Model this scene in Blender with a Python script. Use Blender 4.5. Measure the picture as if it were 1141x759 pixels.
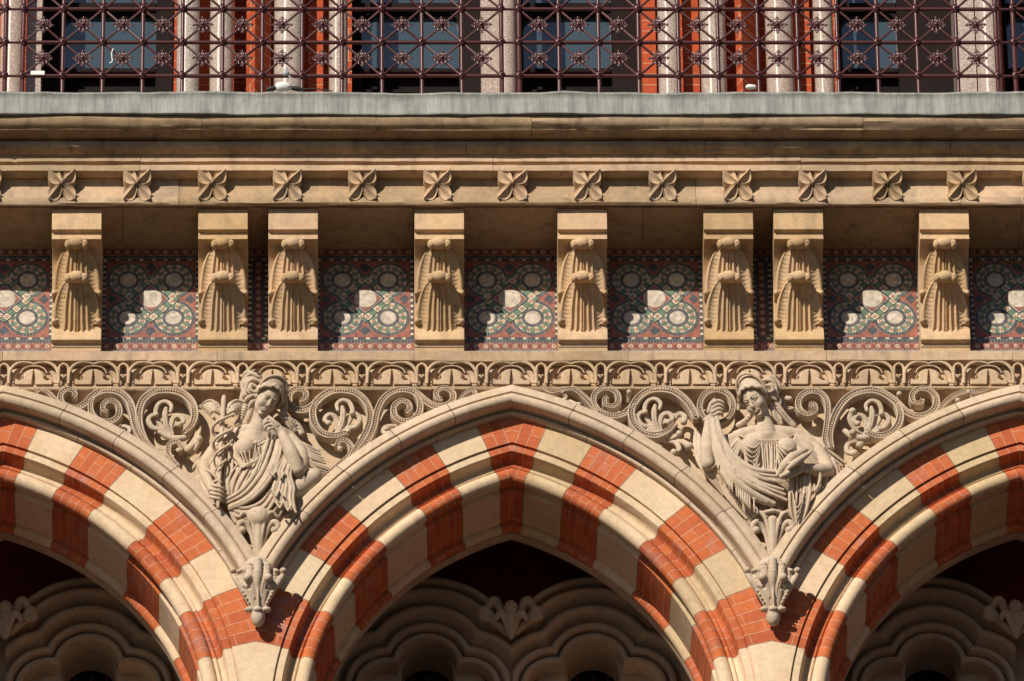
import bpy, math, random
import numpy as np
from mathutils import Vector, Matrix
random.seed(7); RS = np.random.RandomState(5)
S = bpy.context.scene
for o in list(bpy.data.objects): bpy.data.objects.remove(o)

# ---------------------------------------------------------------- camera
PW, PH = 1141, 759
CAM = np.array([-0.8824, -45.6969, 1.6])
PITCH, YAW, ROLL, FPX = 0.59961, 0.019453, -0.011342, 10894.8
FW = np.array([math.sin(YAW)*math.cos(PITCH), math.cos(YAW)*math.cos(PITCH), math.sin(PITCH)])
_rt = np.array([math.cos(YAW), -math.sin(YAW), 0.0]); _up = np.cross(_rt, FW)
RT = _rt*math.cos(ROLL)+_up*math.sin(ROLL); UP = -_rt*math.sin(ROLL)+_up*math.cos(ROLL)
cd = bpy.data.cameras.new('camera'); cam = bpy.data.objects.new('camera', cd)
S.collection.objects.link(cam); S.camera = cam
cd.sensor_width = 36; cd.lens = FPX/PW*36; cd.clip_start = .5; cd.clip_end = 3000
cam.matrix_world = Matrix(((RT[0],UP[0],-FW[0],CAM[0]),(RT[1],UP[1],-FW[1],CAM[1]),(RT[2],UP[2],-FW[2],CAM[2]),(0,0,0,1)))
# ---------------------------------------------------------------- world, sun, exposure
w = bpy.data.worlds.new('World'); S.world = w; w.use_nodes = True
nt = w.node_tree; bg = nt.nodes['Background']
sk = nt.nodes.new('ShaderNodeTexSky'); sk.sky_type = 'NISHITA'; sk.sun_disc = False
SUN = Vector((0.60, 1.0, -0.66)).normalized()
sk.air_density = .7; sk.dust_density = .4; sk.ozone_density = 1.5; sk.sun_elevation = math.asin(-SUN.z); sk.sun_rotation = math.atan2(-SUN.x, -SUN.y)
nt.links.new(sk.outputs[0], bg.inputs[0]); bg.inputs[1].default_value = 0.05
sl = bpy.data.lights.new('sun', 'SUN'); sl.energy = 5.0; sl.angle = math.radians(.5); sl.color = (1.0, .925, .805)
so = bpy.data.objects.new('sun', sl); S.collection.objects.link(so); so.location = (-20, -40, 70)
so.rotation_euler = SUN.to_track_quat('-Z', 'Y').to_euler()
S.view_settings.view_transform = 'Standard'; S.view_settings.look = 'None'
S.view_settings.exposure = 0.07; S.view_settings.gamma = 1.0; S.view_settings.use_curve_mapping = False

# ---------------------------------------------------------------- helpers
BAY = 2.86; PPM = 197.0
def at(u, v, d):
    """point on the plane d metres in front of the tiled wall face (y = -d) that the photo shows at pixel u, v"""
    r = FW+RT*(u-PW/2)/FPX-UP*(v-PH/2)/FPX
    t = (-d-CAM[1])/r[1]; return CAM+t*r
def zl(v, d): return float(at(570, v, d)[2])

def mesh_obj(name, V, F, mat, parent=None, smooth=False, angle=35, uv=None, mi=None, origin=None):
    V = np.asarray(V, dtype=float)
    O = np.zeros(3)
    if parent is not None: O = np.array(parent.location)
    elif origin is not None: O = np.array(origin, dtype=float)
    me = bpy.data.meshes.new(name)
    if isinstance(F, np.ndarray):
        n = len(F); k = F.shape[1]
        me.vertices.add(len(V)); me.vertices.foreach_set('co', (V-O).astype(np.float32).ravel())
        me.loops.add(n*k); me.loops.foreach_set('vertex_index', F.astype(np.int32).ravel())
        me.polygons.add(n); me.polygons.foreach_set('loop_start', np.arange(0, n*k, k, dtype=np.int32))
        me.polygons.foreach_set('loop_total', np.full(n, k, dtype=np.int32))
        me.update(calc_edges=True)
    else:
        me.from_pydata((V-O).tolist(), [], [list(map(int, f)) for f in F])
    if uv is not None:
        L = me.uv_layers.new(name='UVMap'); uv = np.asarray(uv, dtype=np.float32)
        li = np.zeros(len(me.loops), dtype=np.int32); me.loops.foreach_get('vertex_index', li)
        L.data.foreach_set('uv', uv[li].ravel())
    for m in (mat if isinstance(mat, (list, tuple)) else [mat]): me.materials.append(m)
    if mi is not None: me.polygons.foreach_set('material_index', np.asarray(mi, dtype=np.int32))
    if smooth:
        me.polygons.foreach_set('use_smooth', np.ones(len(me.polygons), dtype=bool))
        if angle < 180: me.set_sharp_from_angle(angle=math.radians(angle))
    me.validate(); me.update()
    o = bpy.data.objects.new(name, me); S.collection.objects.link(o)
    if parent is not None: o.parent = parent
    elif origin is not None: o.location = O
    return o
def tag(o, label=None, cat=None, group=None, kind=None):
    if label: o['label'] = label
    if cat: o['category'] = cat
    if group: o['group'] = group
    if kind: o['kind'] = kind
    return o
def thing(name, loc, label, cat, group=None):
    o = bpy.data.objects.new(name, None); S.collection.objects.link(o); o.location = loc
    o.empty_display_size = .1
    return tag(o, label, cat, group)
def copy_thing(o, dloc, label=None):
    c = o.copy(); S.collection.objects.link(c); c.location = Vector(o.location)+Vector(dloc)
    if label: c['label'] = label
    for ch in list(o.children):
        e = ch.copy(); S.collection.objects.link(e); e.parent = c
        for g in list(ch.children):
            h = g.copy(); S.collection.objects.link(h); h.parent = e
    return c
class MB:
    def __init__(s): s.V = []; s.F = []; s.M = []; s.n = 0
    def add(s, V, F, m=0):
        V = np.asarray(V, dtype=float); s.V.append(V)
        for f in F: s.F.append([int(i)+s.n for i in f]); s.M.append(m)
        s.n += len(V)
    def box(s, x0, x1, y0, y1, z0, z1, m=0, bev=0):
        if bev > 0:
            b = bev; P = [(x0+b, z0), (x1-b, z0), (x1, z0+b), (x1, z1-b), (x1-b, z1), (x0+b, z1), (x0, z1-b), (x0, z0+b)]
            V = [(x, y0+b, z) for x, z in P]+[(x, y1, z) for x, z in P]
            Q = [(min(max(x, x0+b), x1-b), y0, min(max(z, z0+b), z1-b)) for x, z in P]
            V += Q; F = [[i, (i+1) % 8, 8+(i+1) % 8, 8+i] for i in range(8)]+[[16+i, 16+(i+1) % 8, (i+1) % 8, i] for i in range(8)]
            F += [list(range(8, 16))[::-1], list(range(16, 24))]
            s.add(V, F, m); return
        V = [(x, y, z) for x in (x0, x1) for y in (y0, y1) for z in (z0, z1)]
        s.add(V, [(0,1,3,2),(4,6,7,5),(0,4,5,1),(2,3,7,6),(0,2,6,4),(1,5,7,3)], m)
    def tube(s, P, R, n=8, m=0, caps=True, flat=1.0):
        P = np.asarray(P, float); k = len(P)
        R = np.full(k, R) if np.isscalar(R) else np.asarray(R, float)
        T = np.gradient(P, axis=0); T /= np.linalg.norm(T, axis=1)[:, None]+1e-12
        ref = np.array([0, 1., 0]) if abs(T[:, 1]).max() < .9 else np.array([1., 0, 0])
        V = []
        for i in range(k):
            a = np.cross(T[i], ref); a /= np.linalg.norm(a); b = np.cross(a, T[i])
            for j in range(n):
                t = 2*math.pi*j/n; V.append(P[i]+R[i]*(a*math.cos(t)+b*math.sin(t)*flat))
        F = [(i*n+j, i*n+(j+1) % n, (i+1)*n+(j+1) % n, (i+1)*n+j) for i in range(k-1) for j in range(n)]
        if caps: F += [list(range(n))[::-1], list(range((k-1)*n, k*n))]
        s.add(V, F, m)
    def ball(s, c, r, n=10, sy=1.0, m=0):
        c = np.asarray(c, float); V = []; k = max(4, n//2)
        for i in range(1, k):
            p = math.pi*i/k
            for j in range(n): t = 2*math.pi*j/n; V.append(c+r*np.array([math.sin(p)*math.cos(t), sy*math.sin(p)*math.sin(t), math.cos(p)]))
        V += [c+[0, 0, r], c-[0, 0, r]]; N = (k-1)*n
        F = [(i*n+j, (i+1)*n+j, (i+1)*n+(j+1) % n, i*n+(j+1) % n) for i in range(k-2) for j in range(n)]
        F += [(N, j, (j+1) % n) for j in range(n)]+[(N+1, (k-2)*n+(j+1) % n, (k-2)*n+j) for j in range(n)]
        s.add(V, F, m)
    def worn(s, prof, x0, x1, amp=.0014, chips=.006, seed=0):
        """prism whose exposed edges wander a little and carry small chips"""
        g = np.random.RandomState(int(abs(x0*977+x1*131+prof[1][1]*57)) % 9999+seed); n = max(2, int((x1-x0)/.022)); k = len(prof); xs = np.linspace(x0, x1, n+1); dm = max(p[0] for p in prof)
        D = np.array([p[0] for p in prof])[None, :].repeat(n+1, 0); Z = np.array([p[1] for p in prof])[None, :].repeat(n+1, 0)
        for j in range(k):
            if prof[j][0] < dm-.16: continue
            for A in (D, Z):
                for L, w_ in ((.5, 1.0), (.09, .55)):
                    kk = g.randn(max(3, int((x1-x0)/L)+2)); A[:, j] += amp*w_*np.interp(xs, np.linspace(x0, x1, len(kk)), kk)
            hit = g.rand(n+1) < chips; D[hit, j] -= g.uniform(.002, .009, hit.sum())
        V = [(xs[i], -D[i, j], Z[i, j]) for i in range(n+1) for j in range(k)]
        s.add(V, [(i*k+j, i*k+(j+1) % k, (i+1)*k+(j+1) % k, (i+1)*k+j) for i in range(n) for j in range(k)]+[list(range(k))[::-1], list(range(n*k, (n+1)*k))])
    def prism(s, prof, x0, x1, m=0):          # prof: closed polygon of (d, z), extruded along x
        k = len(prof)
        V = [(x0, -d, z) for d, z in prof]+[(x1, -d, z) for d, z in prof]
        s.add(V, [(i, (i+1) % k, k+(i+1) % k, k+i) for i in range(k)]+[list(range(k))[::-1], list(range(k, 2*k))], m)
    def obj(s, name, mat, parent=None, **kw):
        return mesh_obj(name, np.concatenate(s.V), s.F, mat, parent, mi=s.M if isinstance(mat, (list, tuple)) else None, **kw)
def crom(P, n=6):
    P = np.asarray(P, float); Q = np.vstack([2*P[0]-P[1], P, 2*P[-1]-P[-2]]); out = []
    for i in range(1, len(Q)-2):
        for t in np.arange(n)/n:
            out.append(.5*((2*Q[i])+(-Q[i-1]+Q[i+1])*t+(2*Q[i-1]-5*Q[i]+4*Q[i+1]-Q[i+2])*t*t+(-Q[i-1]+3*Q[i]-3*Q[i+1]+Q[i+2])*t**3))
    out.append(Q[-2]); return np.array(out)

# ---------------------------------------------------------------- materials
def ramp(nt, fac, stops):
    r = nt.nodes.new('ShaderNodeValToRGB'); nt.links.new(fac, r.inputs[0])
    e = r.color_ramp.elements
    while len(e) < len(stops): e.new(.5)
    for x, (p, c) in zip(e, stops): x.position = p; x.color = (c, c, c, 1) if np.isscalar(c) else (*c, 1)
    return r.outputs[0]
def noise(nt, vec, scale, detail=4, rough=.55):
    n = nt.nodes.new('ShaderNodeTexNoise'); n.inputs['Scale'].default_value = scale
    n.inputs['Detail'].default_value = detail; n.inputs['Roughness'].default_value = rough
    nt.links.new(vec, n.inputs['Vector']); return n.outputs[0]
def mapping(nt, vec, sc, loc=(0, 0, 0)):
    m = nt.nodes.new('ShaderNodeMapping'); m.inputs['Scale'].default_value = sc; m.inputs['Location'].default_value = loc
    nt.links.new(vec, m.inputs['Vector']); return m.outputs[0]
def mix(nt, a, b, fac, mode='MIX'):
    m = nt.nodes.new('ShaderNodeMix'); m.data_type = 'RGBA'; m.blend_type = mode
    for s, v in ((m.inputs[0], fac), (m.inputs[6], a), (m.inputs[7], b)):
        if hasattr(v, 'is_output') or hasattr(v, 'links'): nt.links.new(v, s)
        elif np.isscalar(v): s.default_value = v
        else: s.default_value = (*v, 1)
    return m.outputs[2]
def mat_new(name, rough=.85, spec=.3, metal=0.0):
    m = bpy.data.materials.new(name); m.use_nodes = True
    b = m.node_tree.nodes['Principled BSDF']; b.inputs['Roughness'].default_value = rough
    b.inputs['Specular IOR Level'].default_value = spec; b.inputs['Metallic'].default_value = metal
    return m, m.node_tree, b
def pos(nt): return nt.nodes.new('ShaderNodeNewGeometry').outputs['Position']
def bump(nt, b, h, strength=.4, dist=.004):
    n = nt.nodes.new('ShaderNodeBump'); n.inputs['Strength'].default_value = strength; n.inputs['Distance'].default_value = dist
    nt.links.new(h, n.inputs['Height']); nt.links.new(n.outputs[0], b.inputs['Normal'])
def stone(name, c1, c2, stain=(.16, .13, .11), stain_amt=.5, rnd=.12, rough=.88, bstr=.55, shift=(0, 0, 0), patina=None):
    m, nt, b = mat_new(name, rough, .2); p = mapping(nt, pos(nt), (1, 1, 1), shift)
    oi = nt.nodes.new('ShaderNodeObjectInfo')
    col = mix(nt, c1, c2, ramp(nt, noise(nt, p, 2.3, 6, .6), [(.38, 0.0), (.64, 1.0)]))
    col = mix(nt, col, (c1[0]*.78, c1[1]*.66, c1[2]*.52), ramp(nt, noise(nt, mapping(nt, p, (1, 1, 1), (9, 3, 5)), 5.5, 5, .6), [(.55, 0.0), (.75, .55)]))
    st = noise(nt, mapping(nt, p, (7, 7, 1.3)), 1.6, 7, .65)
    col = mix(nt, col, stain, ramp(nt, st, [(.52, 0.0), (.78, stain_amt)]))
    if patina: col = mix(nt, col, patina, ramp(nt, noise(nt, mapping(nt, p, (1, 1, 1), (3, 7, 2)), 3.1, 6, .7), [(.45, 0.0), (.7, .7)]))
    col = mix(nt, col, ramp(nt, noise(nt, p, 26, 6, .7), [(.25, .80), (.75, 1.14)]), 1.0, 'MULTIPLY')
    sp = noise(nt, p, 210, 3, .6)
    col = mix(nt, col, ramp(nt, sp, [(.28, .80), (.5, 1.0), (.75, 1.08)]), 1.0, 'MULTIPLY')
    col = mix(nt, col, ramp(nt, oi.outputs['Random'], [(0, (1-rnd, 1-rnd*1.2, 1-rnd*1.7)), (.5, (1, 1, 1)), (1, (1+rnd*.5, 1+rnd*.3, 1+rnd*.35))]), 1.0, 'MULTIPLY')
    nt.links.new(col, b.inputs['Base Color'])
    h = mix(nt, noise(nt, p, 34, 5, .65), sp, .4); bump(nt, b, h, bstr, .004)
    return m
def paint(name, col, rough=.5, spec=.4, var=.15, scale=20, metal=0.0, bstr=.1):
    m, nt, b = mat_new(name, rough, spec, metal); p = pos(nt); n = noise(nt, p, scale, 5, .6)
    nt.links.new(mix(nt, tuple(c*(1-var) for c in col), tuple(min(1, c*(1+var)) for c in col), n), b.inputs['Base Color'])
    bump(nt, b, noise(nt, p, 120, 3), bstr, .002); return m
def brick_uv(name, c1, c2, mortar, width=2.6, dirt=(.33, .25, .25), dirt_amt=.75):
    m, nt, b = mat_new(name, .75, .25)
    uv = nt.nodes.new('ShaderNodeTexCoord').outputs['UV']; p = pos(nt)
    br = nt.nodes.new('ShaderNodeTexBrick'); nt.links.new(uv, br.inputs['Vector'])
    for k, v in (('Scale', 1), ('Mortar Size', .023), ('Mortar Smooth', .2), ('Bias', 0), ('Brick Width', width), ('Row Height', 1)): br.inputs[k].default_value = v
    br.inputs['Color1'].default_value = (*c1, 1); br.inputs['Color2'].default_value = (*c2, 1); br.inputs['Mortar'].default_value = (*mortar, 1)
    br.offset = .5
    col = mix(nt, br.outputs['Color'], ramp(nt, noise(nt, p, 30, 6, .7), [(.25, .72), (.75, 1.18)]), 1.0, 'MULTIPLY')
    col = mix(nt, col, dirt, ramp(nt, noise(nt, mapping(nt, p, (1, 1, 1), (2, 0, 4)), 3.4, 7, .7), [(.54, 0.0), (.74, dirt_amt)]))
    col = mix(nt, col, (.45, .30, .22), ramp(nt, noise(nt, p, 60, 4, .7), [(.66, 0.0), (.74, .5)]))
    nt.links.new(col, b.inputs['Base Color'])
    h = mix(nt, br.outputs['Fac'], noise(nt, p, 70, 4), .6); 
    n = nt.nodes.new('ShaderNodeBump'); n.invert = True; n.inputs['Strength'].default_value = .35; n.inputs['Distance'].default_value = .003
    nt.links.new(h, n.inputs['Height']); nt.links.new(n.outputs[0], b.inputs['Normal'])
    return m
M_WARM = stone('warm_sandstone', (.60, .435, .285), (.51, .37, .25), stain_amt=.45)
M_CORN = stone('cornice_sandstone', (.55, .39, .25), (.41, .30, .20), stain=(.15, .115, .095), stain_amt=.8, rnd=.18, shift=(4, 1, 2))
M_CRUST = stone('sooty_cornice_stone', (.50, .36, .22), (.36, .26, .17), stain=(.10, .075, .06), stain_amt=.9, shift=(6, 1, 7), patina=(.20, .14, .10))
M_BRACK = stone('bracket_sandstone', (.61, .42, .235), (.54, .38, .245), stain_amt=.45, rnd=.2, shift=(2, 8, 3))
M_CREAM = stone('cream_voussoir_stone', (.70, .54, .36), (.63, .47, .305), stain=(.42, .33, .24), stain_amt=.3, rnd=.18, shift=(7, 2, 6))
M_HOOD = stone('hood_mould_stone', (.55, .43, .315), (.60, .46, .325), stain=(.26, .22, .19), stain_amt=.5, rnd=.10, shift=(1, 5, 9))
M_CARVE = stone('carved_limestone', (.54, .43, .325), (.60, .465, .335), stain=(.25, .21, .17), stain_amt=.35, rnd=.03, shift=(5, 5, 1))
M_WALL = stone('spandrel_ashlar', (.62, .455, .29), (.54, .41, .29), stain=(.30, .26, .21), stain_amt=.4, rnd=.06, shift=(3, 3, 3))
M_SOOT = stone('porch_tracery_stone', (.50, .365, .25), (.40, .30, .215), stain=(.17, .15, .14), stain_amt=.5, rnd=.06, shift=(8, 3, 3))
M_BRICK = brick_uv('orange_gauged_brick', (.56, .148, .046), (.43, .095, .034), (.60, .38, .26), width=3.3)
# ================================================================ ARCHES
XC, ZC = .55, 30.33
HB = BAY/2
def arch_strip(prof, ta, tb, cx, side, n=None, rows=None, uscale=.062, flat=False):
    """sweep profile (r, d) between angles along the half arch; side -1 left half, +1 right half; cx centre of the bay"""
    n = n or max(2, int(abs(tb-ta)/2.2)+1); V = []; UV = []
    vl = [0.0]
    for a, b in zip(prof[:-1], prof[1:]): vl.append(vl[-1]+math.hypot(b[0]-a[0], b[1]-a[1]))
    rows = rows or max(1, round(math.radians(tb-ta)*1.9/uscale))
    for (r, d), v in zip(prof, vl):
        tmax = math.degrees(math.acos(min(1, XC/r))); tmin = math.degrees(math.acos(min(1, (XC+HB)/r))) if r > XC+HB and not flat else -90
        a = min(max(ta, tmin), tmax); b = max(min(tb, tmax), a)
        for i in range(n+1):
            t = a+(b-a)*i/n
            rr = r
            if flat and r > 1.9: rr = min(r, (XC+HB)/math.cos(math.radians(max(t, 0))))
            if t >= 0: x = XC-rr*math.cos(math.radians(t)); z = ZC+rr*math.sin(math.radians(t))
            else: x = XC-rr; z = ZC+1.9*math.radians(t)
            V.append((cx+x if side < 0 else cx-x, -d, z)); UV.append((v/uscale+7*ta, (t-ta)/(tb-ta)*rows))
    m = n+1; F = [(k*m+i, k*m+i+1, (k+1)*m+i+1, (k+1)*m+i) for k in range(len(prof)-1) for i in range(n)]
    if side > 0: F = [f[::-1] for f in F]
    # drop degenerate strips
    G = []
    for f in F:
        P = [np.array(V[i]) for i in f]
        if np.linalg.norm(P[0]-P[1])+np.linalg.norm(P[2]-P[3]) > 1e-5: G.append(f)
    return V, G, UV
def arcp(c, r, a0, a1, n, sd=1.0):            # helper: rounded part of a profile in (r, d) space
    return [(c[0]+r*math.cos(math.radians(a0+(a1-a0)*i/n)), c[1]+sd*r*math.sin(math.radians(a0+(a1-a0)*i/n))) for i in range(n+1)]
P_HOOD = [(2.212, -.06), (2.212, .100), (2.208, .105), (2.160, .116), (2.157, .112), (2.154, .094), (2.151, .094)]+arcp((2.122, .098), .031, 15, 165, 9)+\
         [(2.094, .092), (2.092, .080), (2.098, .050), (2.094, .022), (2.086, .008)]
P_ROLL2 = [(2.087, -.01), (2.087, .020)]+arcp((2.0755, .026), .0125, 25, 200, 8)+[(2.064, .012), (2.062, -.012)]
P_FACE = [(x, 0.0) for x in np.linspace(2.075, 1.902, 9)]+[(1.900, -.020), (1.894, -.020), (1.892, -.012), (1.855, -.012), (1.850, -.020), (1.848, -.062), (1.842, -.082), (1.830, -.094), (1.814, -.097)]+arcp((1.801, -.090), .0125, 10, 175, 6)+[(1.788, -.100)]+\
         arcp((1.745, -.092), .042, 10, 190, 12)+\
         [(1.706, -.105), (1.716, -.120), (1.724, -.128), (1.722, -.165), (1.706, -.170), (1.700, -.176), (1.694, -.45), (1.697, -.475), (1.704, -.480)]+\
         arcp((1.694, -.520), .034, 80, 250, 8)+[(1.690, -.57)]
P_FILL = [(1.692, -.562), (1.676, -.566), (1.670, -.58), (1.670, -.62), (1.677, -.64), (1.75, -.642), (2.05, -.642)]
P_FACE = [p for p in P_FACE if p is not None]
JT = [-62, -38, -16, -3.5 if 0 else -6.0, 14.0, 24.4, 32.5, 42.6, 52.8, 60.9, 68.8, 80]   # joints between bands, degrees
def red(i): return (i % 2) == 0
# bands between successive joints, reading from the apex down: red, cream, red ...
def make_arch(cx):
    t = thing('pointed_arch', (cx, 0, ZC), 'wide pointed arch of alternating orange brick and cream stone in the middle of the picture', 'arch', 'striped pointed arches of the porch')
    T = [80, 68.8, 60.9, 52.8, 42.6, 32.5, 24.4, 14.0, -8, -30, -50]
    for side in (-1, 1):
        for k in range(len(T)-1):
            b, a = T[k], T[k+1]; isred = k % 2 == 0
            if k == 9: isred = False
            V, F, UV = arch_strip(P_FACE, a+.045, b-.045, cx, side, flat=True, rows={0: 6, 2: 5, 4: 5, 6: 5}.get(k))
            mesh_obj('brick_voussoir' if isred else 'stone_voussoir', V, F, M_BRICK if isred else M_CREAM, t, True, 40, uv=UV)
        for a, b in ((20, 36.5), (36.5, 46), (46, 56), (56, 65.5), (65.5, 80)):
            V, F, UV = arch_strip(P_HOOD, a+.05, b-.05, cx, side)
            mesh_obj('hood_moulding', V, F, M_HOOD, t, True, 40, uv=UV)
        for a, b in ((20, 31), (31, 42), (42, 52), (52, 62), (62, 80)):
            V, F, UV = arch_strip(P_ROLL2, a+.05, b-.05, cx, side)
            mesh_obj('roll_moulding', V, F, M_HOOD, t, True, 60, uv=UV)
        V, F, UV = arch_strip(P_FILL, -50, 80, cx, side, n=60)
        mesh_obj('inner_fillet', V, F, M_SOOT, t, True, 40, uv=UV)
    return t
A0 = make_arch(0)
copy_thing(A0, (-BAY, 0, 0), 'striped brick and stone arch at the left edge, only its right half in the picture')
copy_thing(A0, (BAY, 0, 0), 'striped brick and stone arch at the right edge, only its left half in the picture')

# ================================================================ SPANDREL WALLS (ashlar between the hood moulds)
Z_LEDGE_B = zl(440, .0)
for i, (cx, lab) in enumerate(((-HB, 'flat ashlar spandrel wall behind the statue with the winged staff'), (HB, 'flat ashlar spandrel wall behind the statue holding a fringed cloth'),
                    (-HB-BAY, None), (HB+BAY, None))):
    if lab is None: continue
    t = thing('spandrel_wall', (cx, 0, 31.2), lab, 'wall', 'ashlar spandrels between the arches')
    xs = np.linspace(cx-HB, cx+HB, 61); zt = Z_LEDGE_B+.12; cuts = [31.0, 31.75, 32.12, zt]
    def zarc(x):
        xr = abs(x-cx); xx = HB-xr                    # distance from the arch's apex line
        return ZC+math.sqrt(max(0, 2.16**2-(XC+xx)**2))
    for j in range(3):
        z0, z1 = cuts[j], cuts[j+1]
        for sgn in (-1, 1):
            q = MB(); V = []; F = []
            off = .0 if j % 2 else .22
            xx = [x for x in np.linspace(cx, cx+sgn*HB, 50)]
            for x in xx: 
                zb = max(z0, min(z1, zarc(x)-.01)); V += [(x, .030, zb+.001), (x, .030, z1-.001), (x, .5, zb), (x, .5, z1)]
            for a in range(49):
                k = a*4
                if abs(V[k][2]-V[k+1][2]) < .003 and abs(V[k+4][2]-V[k+5][2]) < .003: continue
                F.append((k, k+4, k+5, k+1) if sgn > 0 else (k, k+1, k+5, k+4))
                F.append((k+2, k+3, k+7, k+6) if sgn > 0 else (k+2, k+6, k+7, k+3))
            if F: mesh_obj('ashlar_block', V, F, M_WALL, t)

# ================================================================ PORCH INTERIOR
DT = -.92
P1, P2 = .472, .252
CIR = [(0, 31.365, .165), (-.225, 31.215, .155), (.225, 31.215, .155)]
PROF_T = [(.0, -1.46), (.0, -1.195), (.008, -1.180), (.026, -1.168), (.050, -1.166), (.070, -1.190), (.078, -1.26), (.094, -1.265), (.100, -1.150), (.112, -1.128), (.134, -1.118), (.158, -1.124), (.172, -1.150), (.178, -1.235),
          (.206, -1.23), (.240, -1.135), (.256, -1.10), (.260, -1.075), (.272, -1.052), (.292, -1.040), (.318, -1.040), (.338, -1.060), (.346, -1.150), (.375, -1.155), (.41, -1.060), (.432, -1.020), (.436, -.995),
          (.450, -.968), (.474, -.955), (.498, -.962), (.510, -.990), (.516, -1.07), (.540, -1.06), (.556, -.965), (.562, -.945), (.585, -.935), (.612, -.940), (.622, -.965), (.626, -1.13)]
PROF_T = [(a*.535, -.94+(b+.94)*.56) for a, b in PROF_T]; SMAX = PROF_T[-1][0]
ss = np.array([p[0] for p in PROF_T]); dd = np.array([p[1] for p in PROF_T])
ZV = zl(746, -1.42)-.146
def sval(x, z): return min(math.hypot(x-a, z-b)-r for a, b, r in CIR)
def make_tracery(cx):
    t = thing('trefoil_arch', (cx, 1.0, 31.2), 'shaded trefoil-headed stone window arch behind the middle arch, left of the leaf boss', 'window arch', 'trefoil window arches inside the porch')
    zb = 30.2; c0 = (0, 31.25); nphi = 150; V = []; 
    ph = np.linspace(math.radians(-52), math.radians(232), nphi)
    for (s, d) in PROF_T:
        for p in ph:
            dx, dz = math.cos(p), math.sin(p); best = 0
            for a, b, r in CIR:
                R = r+s; ox, oz = c0[0]-a, c0[1]-b; B = ox*dx+oz*dz; C_ = ox*ox+oz*oz-R*R; D = B*B-C_
                if D >= 0: best = max(best, -B+math.sqrt(D))
            x, z = c0[0]+best*dx, c0[1]+best*dz; dq = d
            lim = None
            if x > P1: lim = P1
            xo = -(HB-P1)
            if x < xo-.0: lim = xo
            if lim is not None and abs(dx) > 1e-6:
                k = lim/dx; x, z = lim, c0[1]+k*dz; sv = min(sval(x, z), SMAX); dq = float(np.interp(sv, ss, dd)) if s > 0 else d
            V.append((cx+x, -dq, z))
    F = [(k*nphi+i, (k+1)*nphi+i, (k+1)*nphi+i+1, k*nphi+i+1) for k in range(len(PROF_T)-1) for i in range(nphi-1)]
    return t, V, F
def build_tracery(cx, mirror):
    t, V, F = make_tracery(0)
    V = [(cx+(-x if mirror else x), y, z) for x, y, z in V]
    if mirror: F = [f[::-1] for f in F]
    t.location = (cx, 1.0, 31.2)
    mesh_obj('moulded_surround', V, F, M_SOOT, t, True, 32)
    q = MB()                                              # inner round arch behind the trefoil
    n = 40; A = [math.pi*i/n for i in range(n+1)]; Vv = []
    for (r, y) in ((.62, 1.198), (.162, 1.198), (.152, 1.208), (.152, 1.22), (.146, 1.225), (.146, 1.43)):
        for a in A: Vv.append((cx+r*math.cos(a), y, ZV+r*math.sin(a)))
        Vv += [(cx-r, y, 30.0), (cx+r, y, 30.0)]
    m = n+3; Ff = [(k*m+i, (k+1)*m+i, (k+1)*m+i+1, k*m+i+1) for k in range(5) for i in range(n+1)]+[(k*m+n+2, (k+1)*m+n+2, (k+1)*m, k*m) for k in range(5)]
    mesh_obj('inner_reveal', Vv, Ff, M_SOOT, t, True, 40)
    q = MB(); q.box(cx-.5, cx+.5, 1.45, 1.47, 30.0, 31.8); q.obj('void_pane', M_GLASS_VOID, t)
    q = MB(); 
    for k in (-1, 0, 1): q.box(cx+k*.09-.006, cx+k*.09+.006, 1.428, 1.4495, 30.0, 31.5)
    for k in range(6): q.box(cx-.2, cx+.2, 1.431, 1.4493, 30.4+k*.16, 30.412+k*.16)
    q.obj('window_bar', M_IRON, t)
    return t
M_GLASS_VOID = paint('void_dark_glass', (.006, .006, .007), .08, .5, .1)  # near-black colour stands for the unlit void behind the trefoil openings
M_IRON = paint('maroon_iron', (.075, .020, .022), .38, .5, .25, 40)
for cx, mir, lab in ((-P1, False, 'shaded trefoil window arch under the middle striped arch, left of its leaf boss'), (P1, True, 'shaded trefoil window arch under the middle striped arch, right of its leaf boss'),
                     (-BAY+P1, True, 'shaded trefoil window arch under the striped arch at the left edge'), (BAY-P1, False, 'shaded trefoil window arch under the striped arch at the right edge')):
    tr = build_tracery(cx, mir); tr['label'] = lab
# tympanum wall, porch vault ceiling and the pier backs
M_TYMP = None
def brick_wall(name, c1, c2, mortar, rh=.075, bw=.22):
    m, nt, b = mat_new(name, .85, .15); p = pos(nt)
    sp = nt.nodes.new('ShaderNodeSeparateXYZ'); nt.links.new(p, sp.inputs[0]); cb = nt.nodes.new('ShaderNodeCombineXYZ')
    nt.links.new(sp.outputs[0], cb.inputs[0]); nt.links.new(sp.outputs[2], cb.inputs[1])
    br = nt.nodes.new('ShaderNodeTexBrick'); nt.links.new(cb.outputs[0], br.inputs['Vector'])
    for k, v in (('Scale', 1), ('Mortar Size', .0025), ('Mortar Smooth', .2), ('Brick Width', bw), ('Row Height', rh)): br.inputs[k].default_value = v
    br.inputs['Color1'].default_value = (*c1, 1); br.inputs['Color2'].default_value = (*c2, 1); br.inputs['Mortar'].default_value = (*mortar, 1)
    col = mix(nt, br.outputs['Color'], ramp(nt, noise(nt, p, 22, 6, .7), [(.25, .75), (.75, 1.15)]), 1.0, 'MULTIPLY')
    nt.links.new(col, b.inputs['Base Color']); bump(nt, b, noise(nt, p, 70, 4), .3, .003)
    return m
M_TYMP = brick_wall('dark_red_brick', (.14, .022, .014), (.11, .018, .012), (.10, .035, .025))
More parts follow.
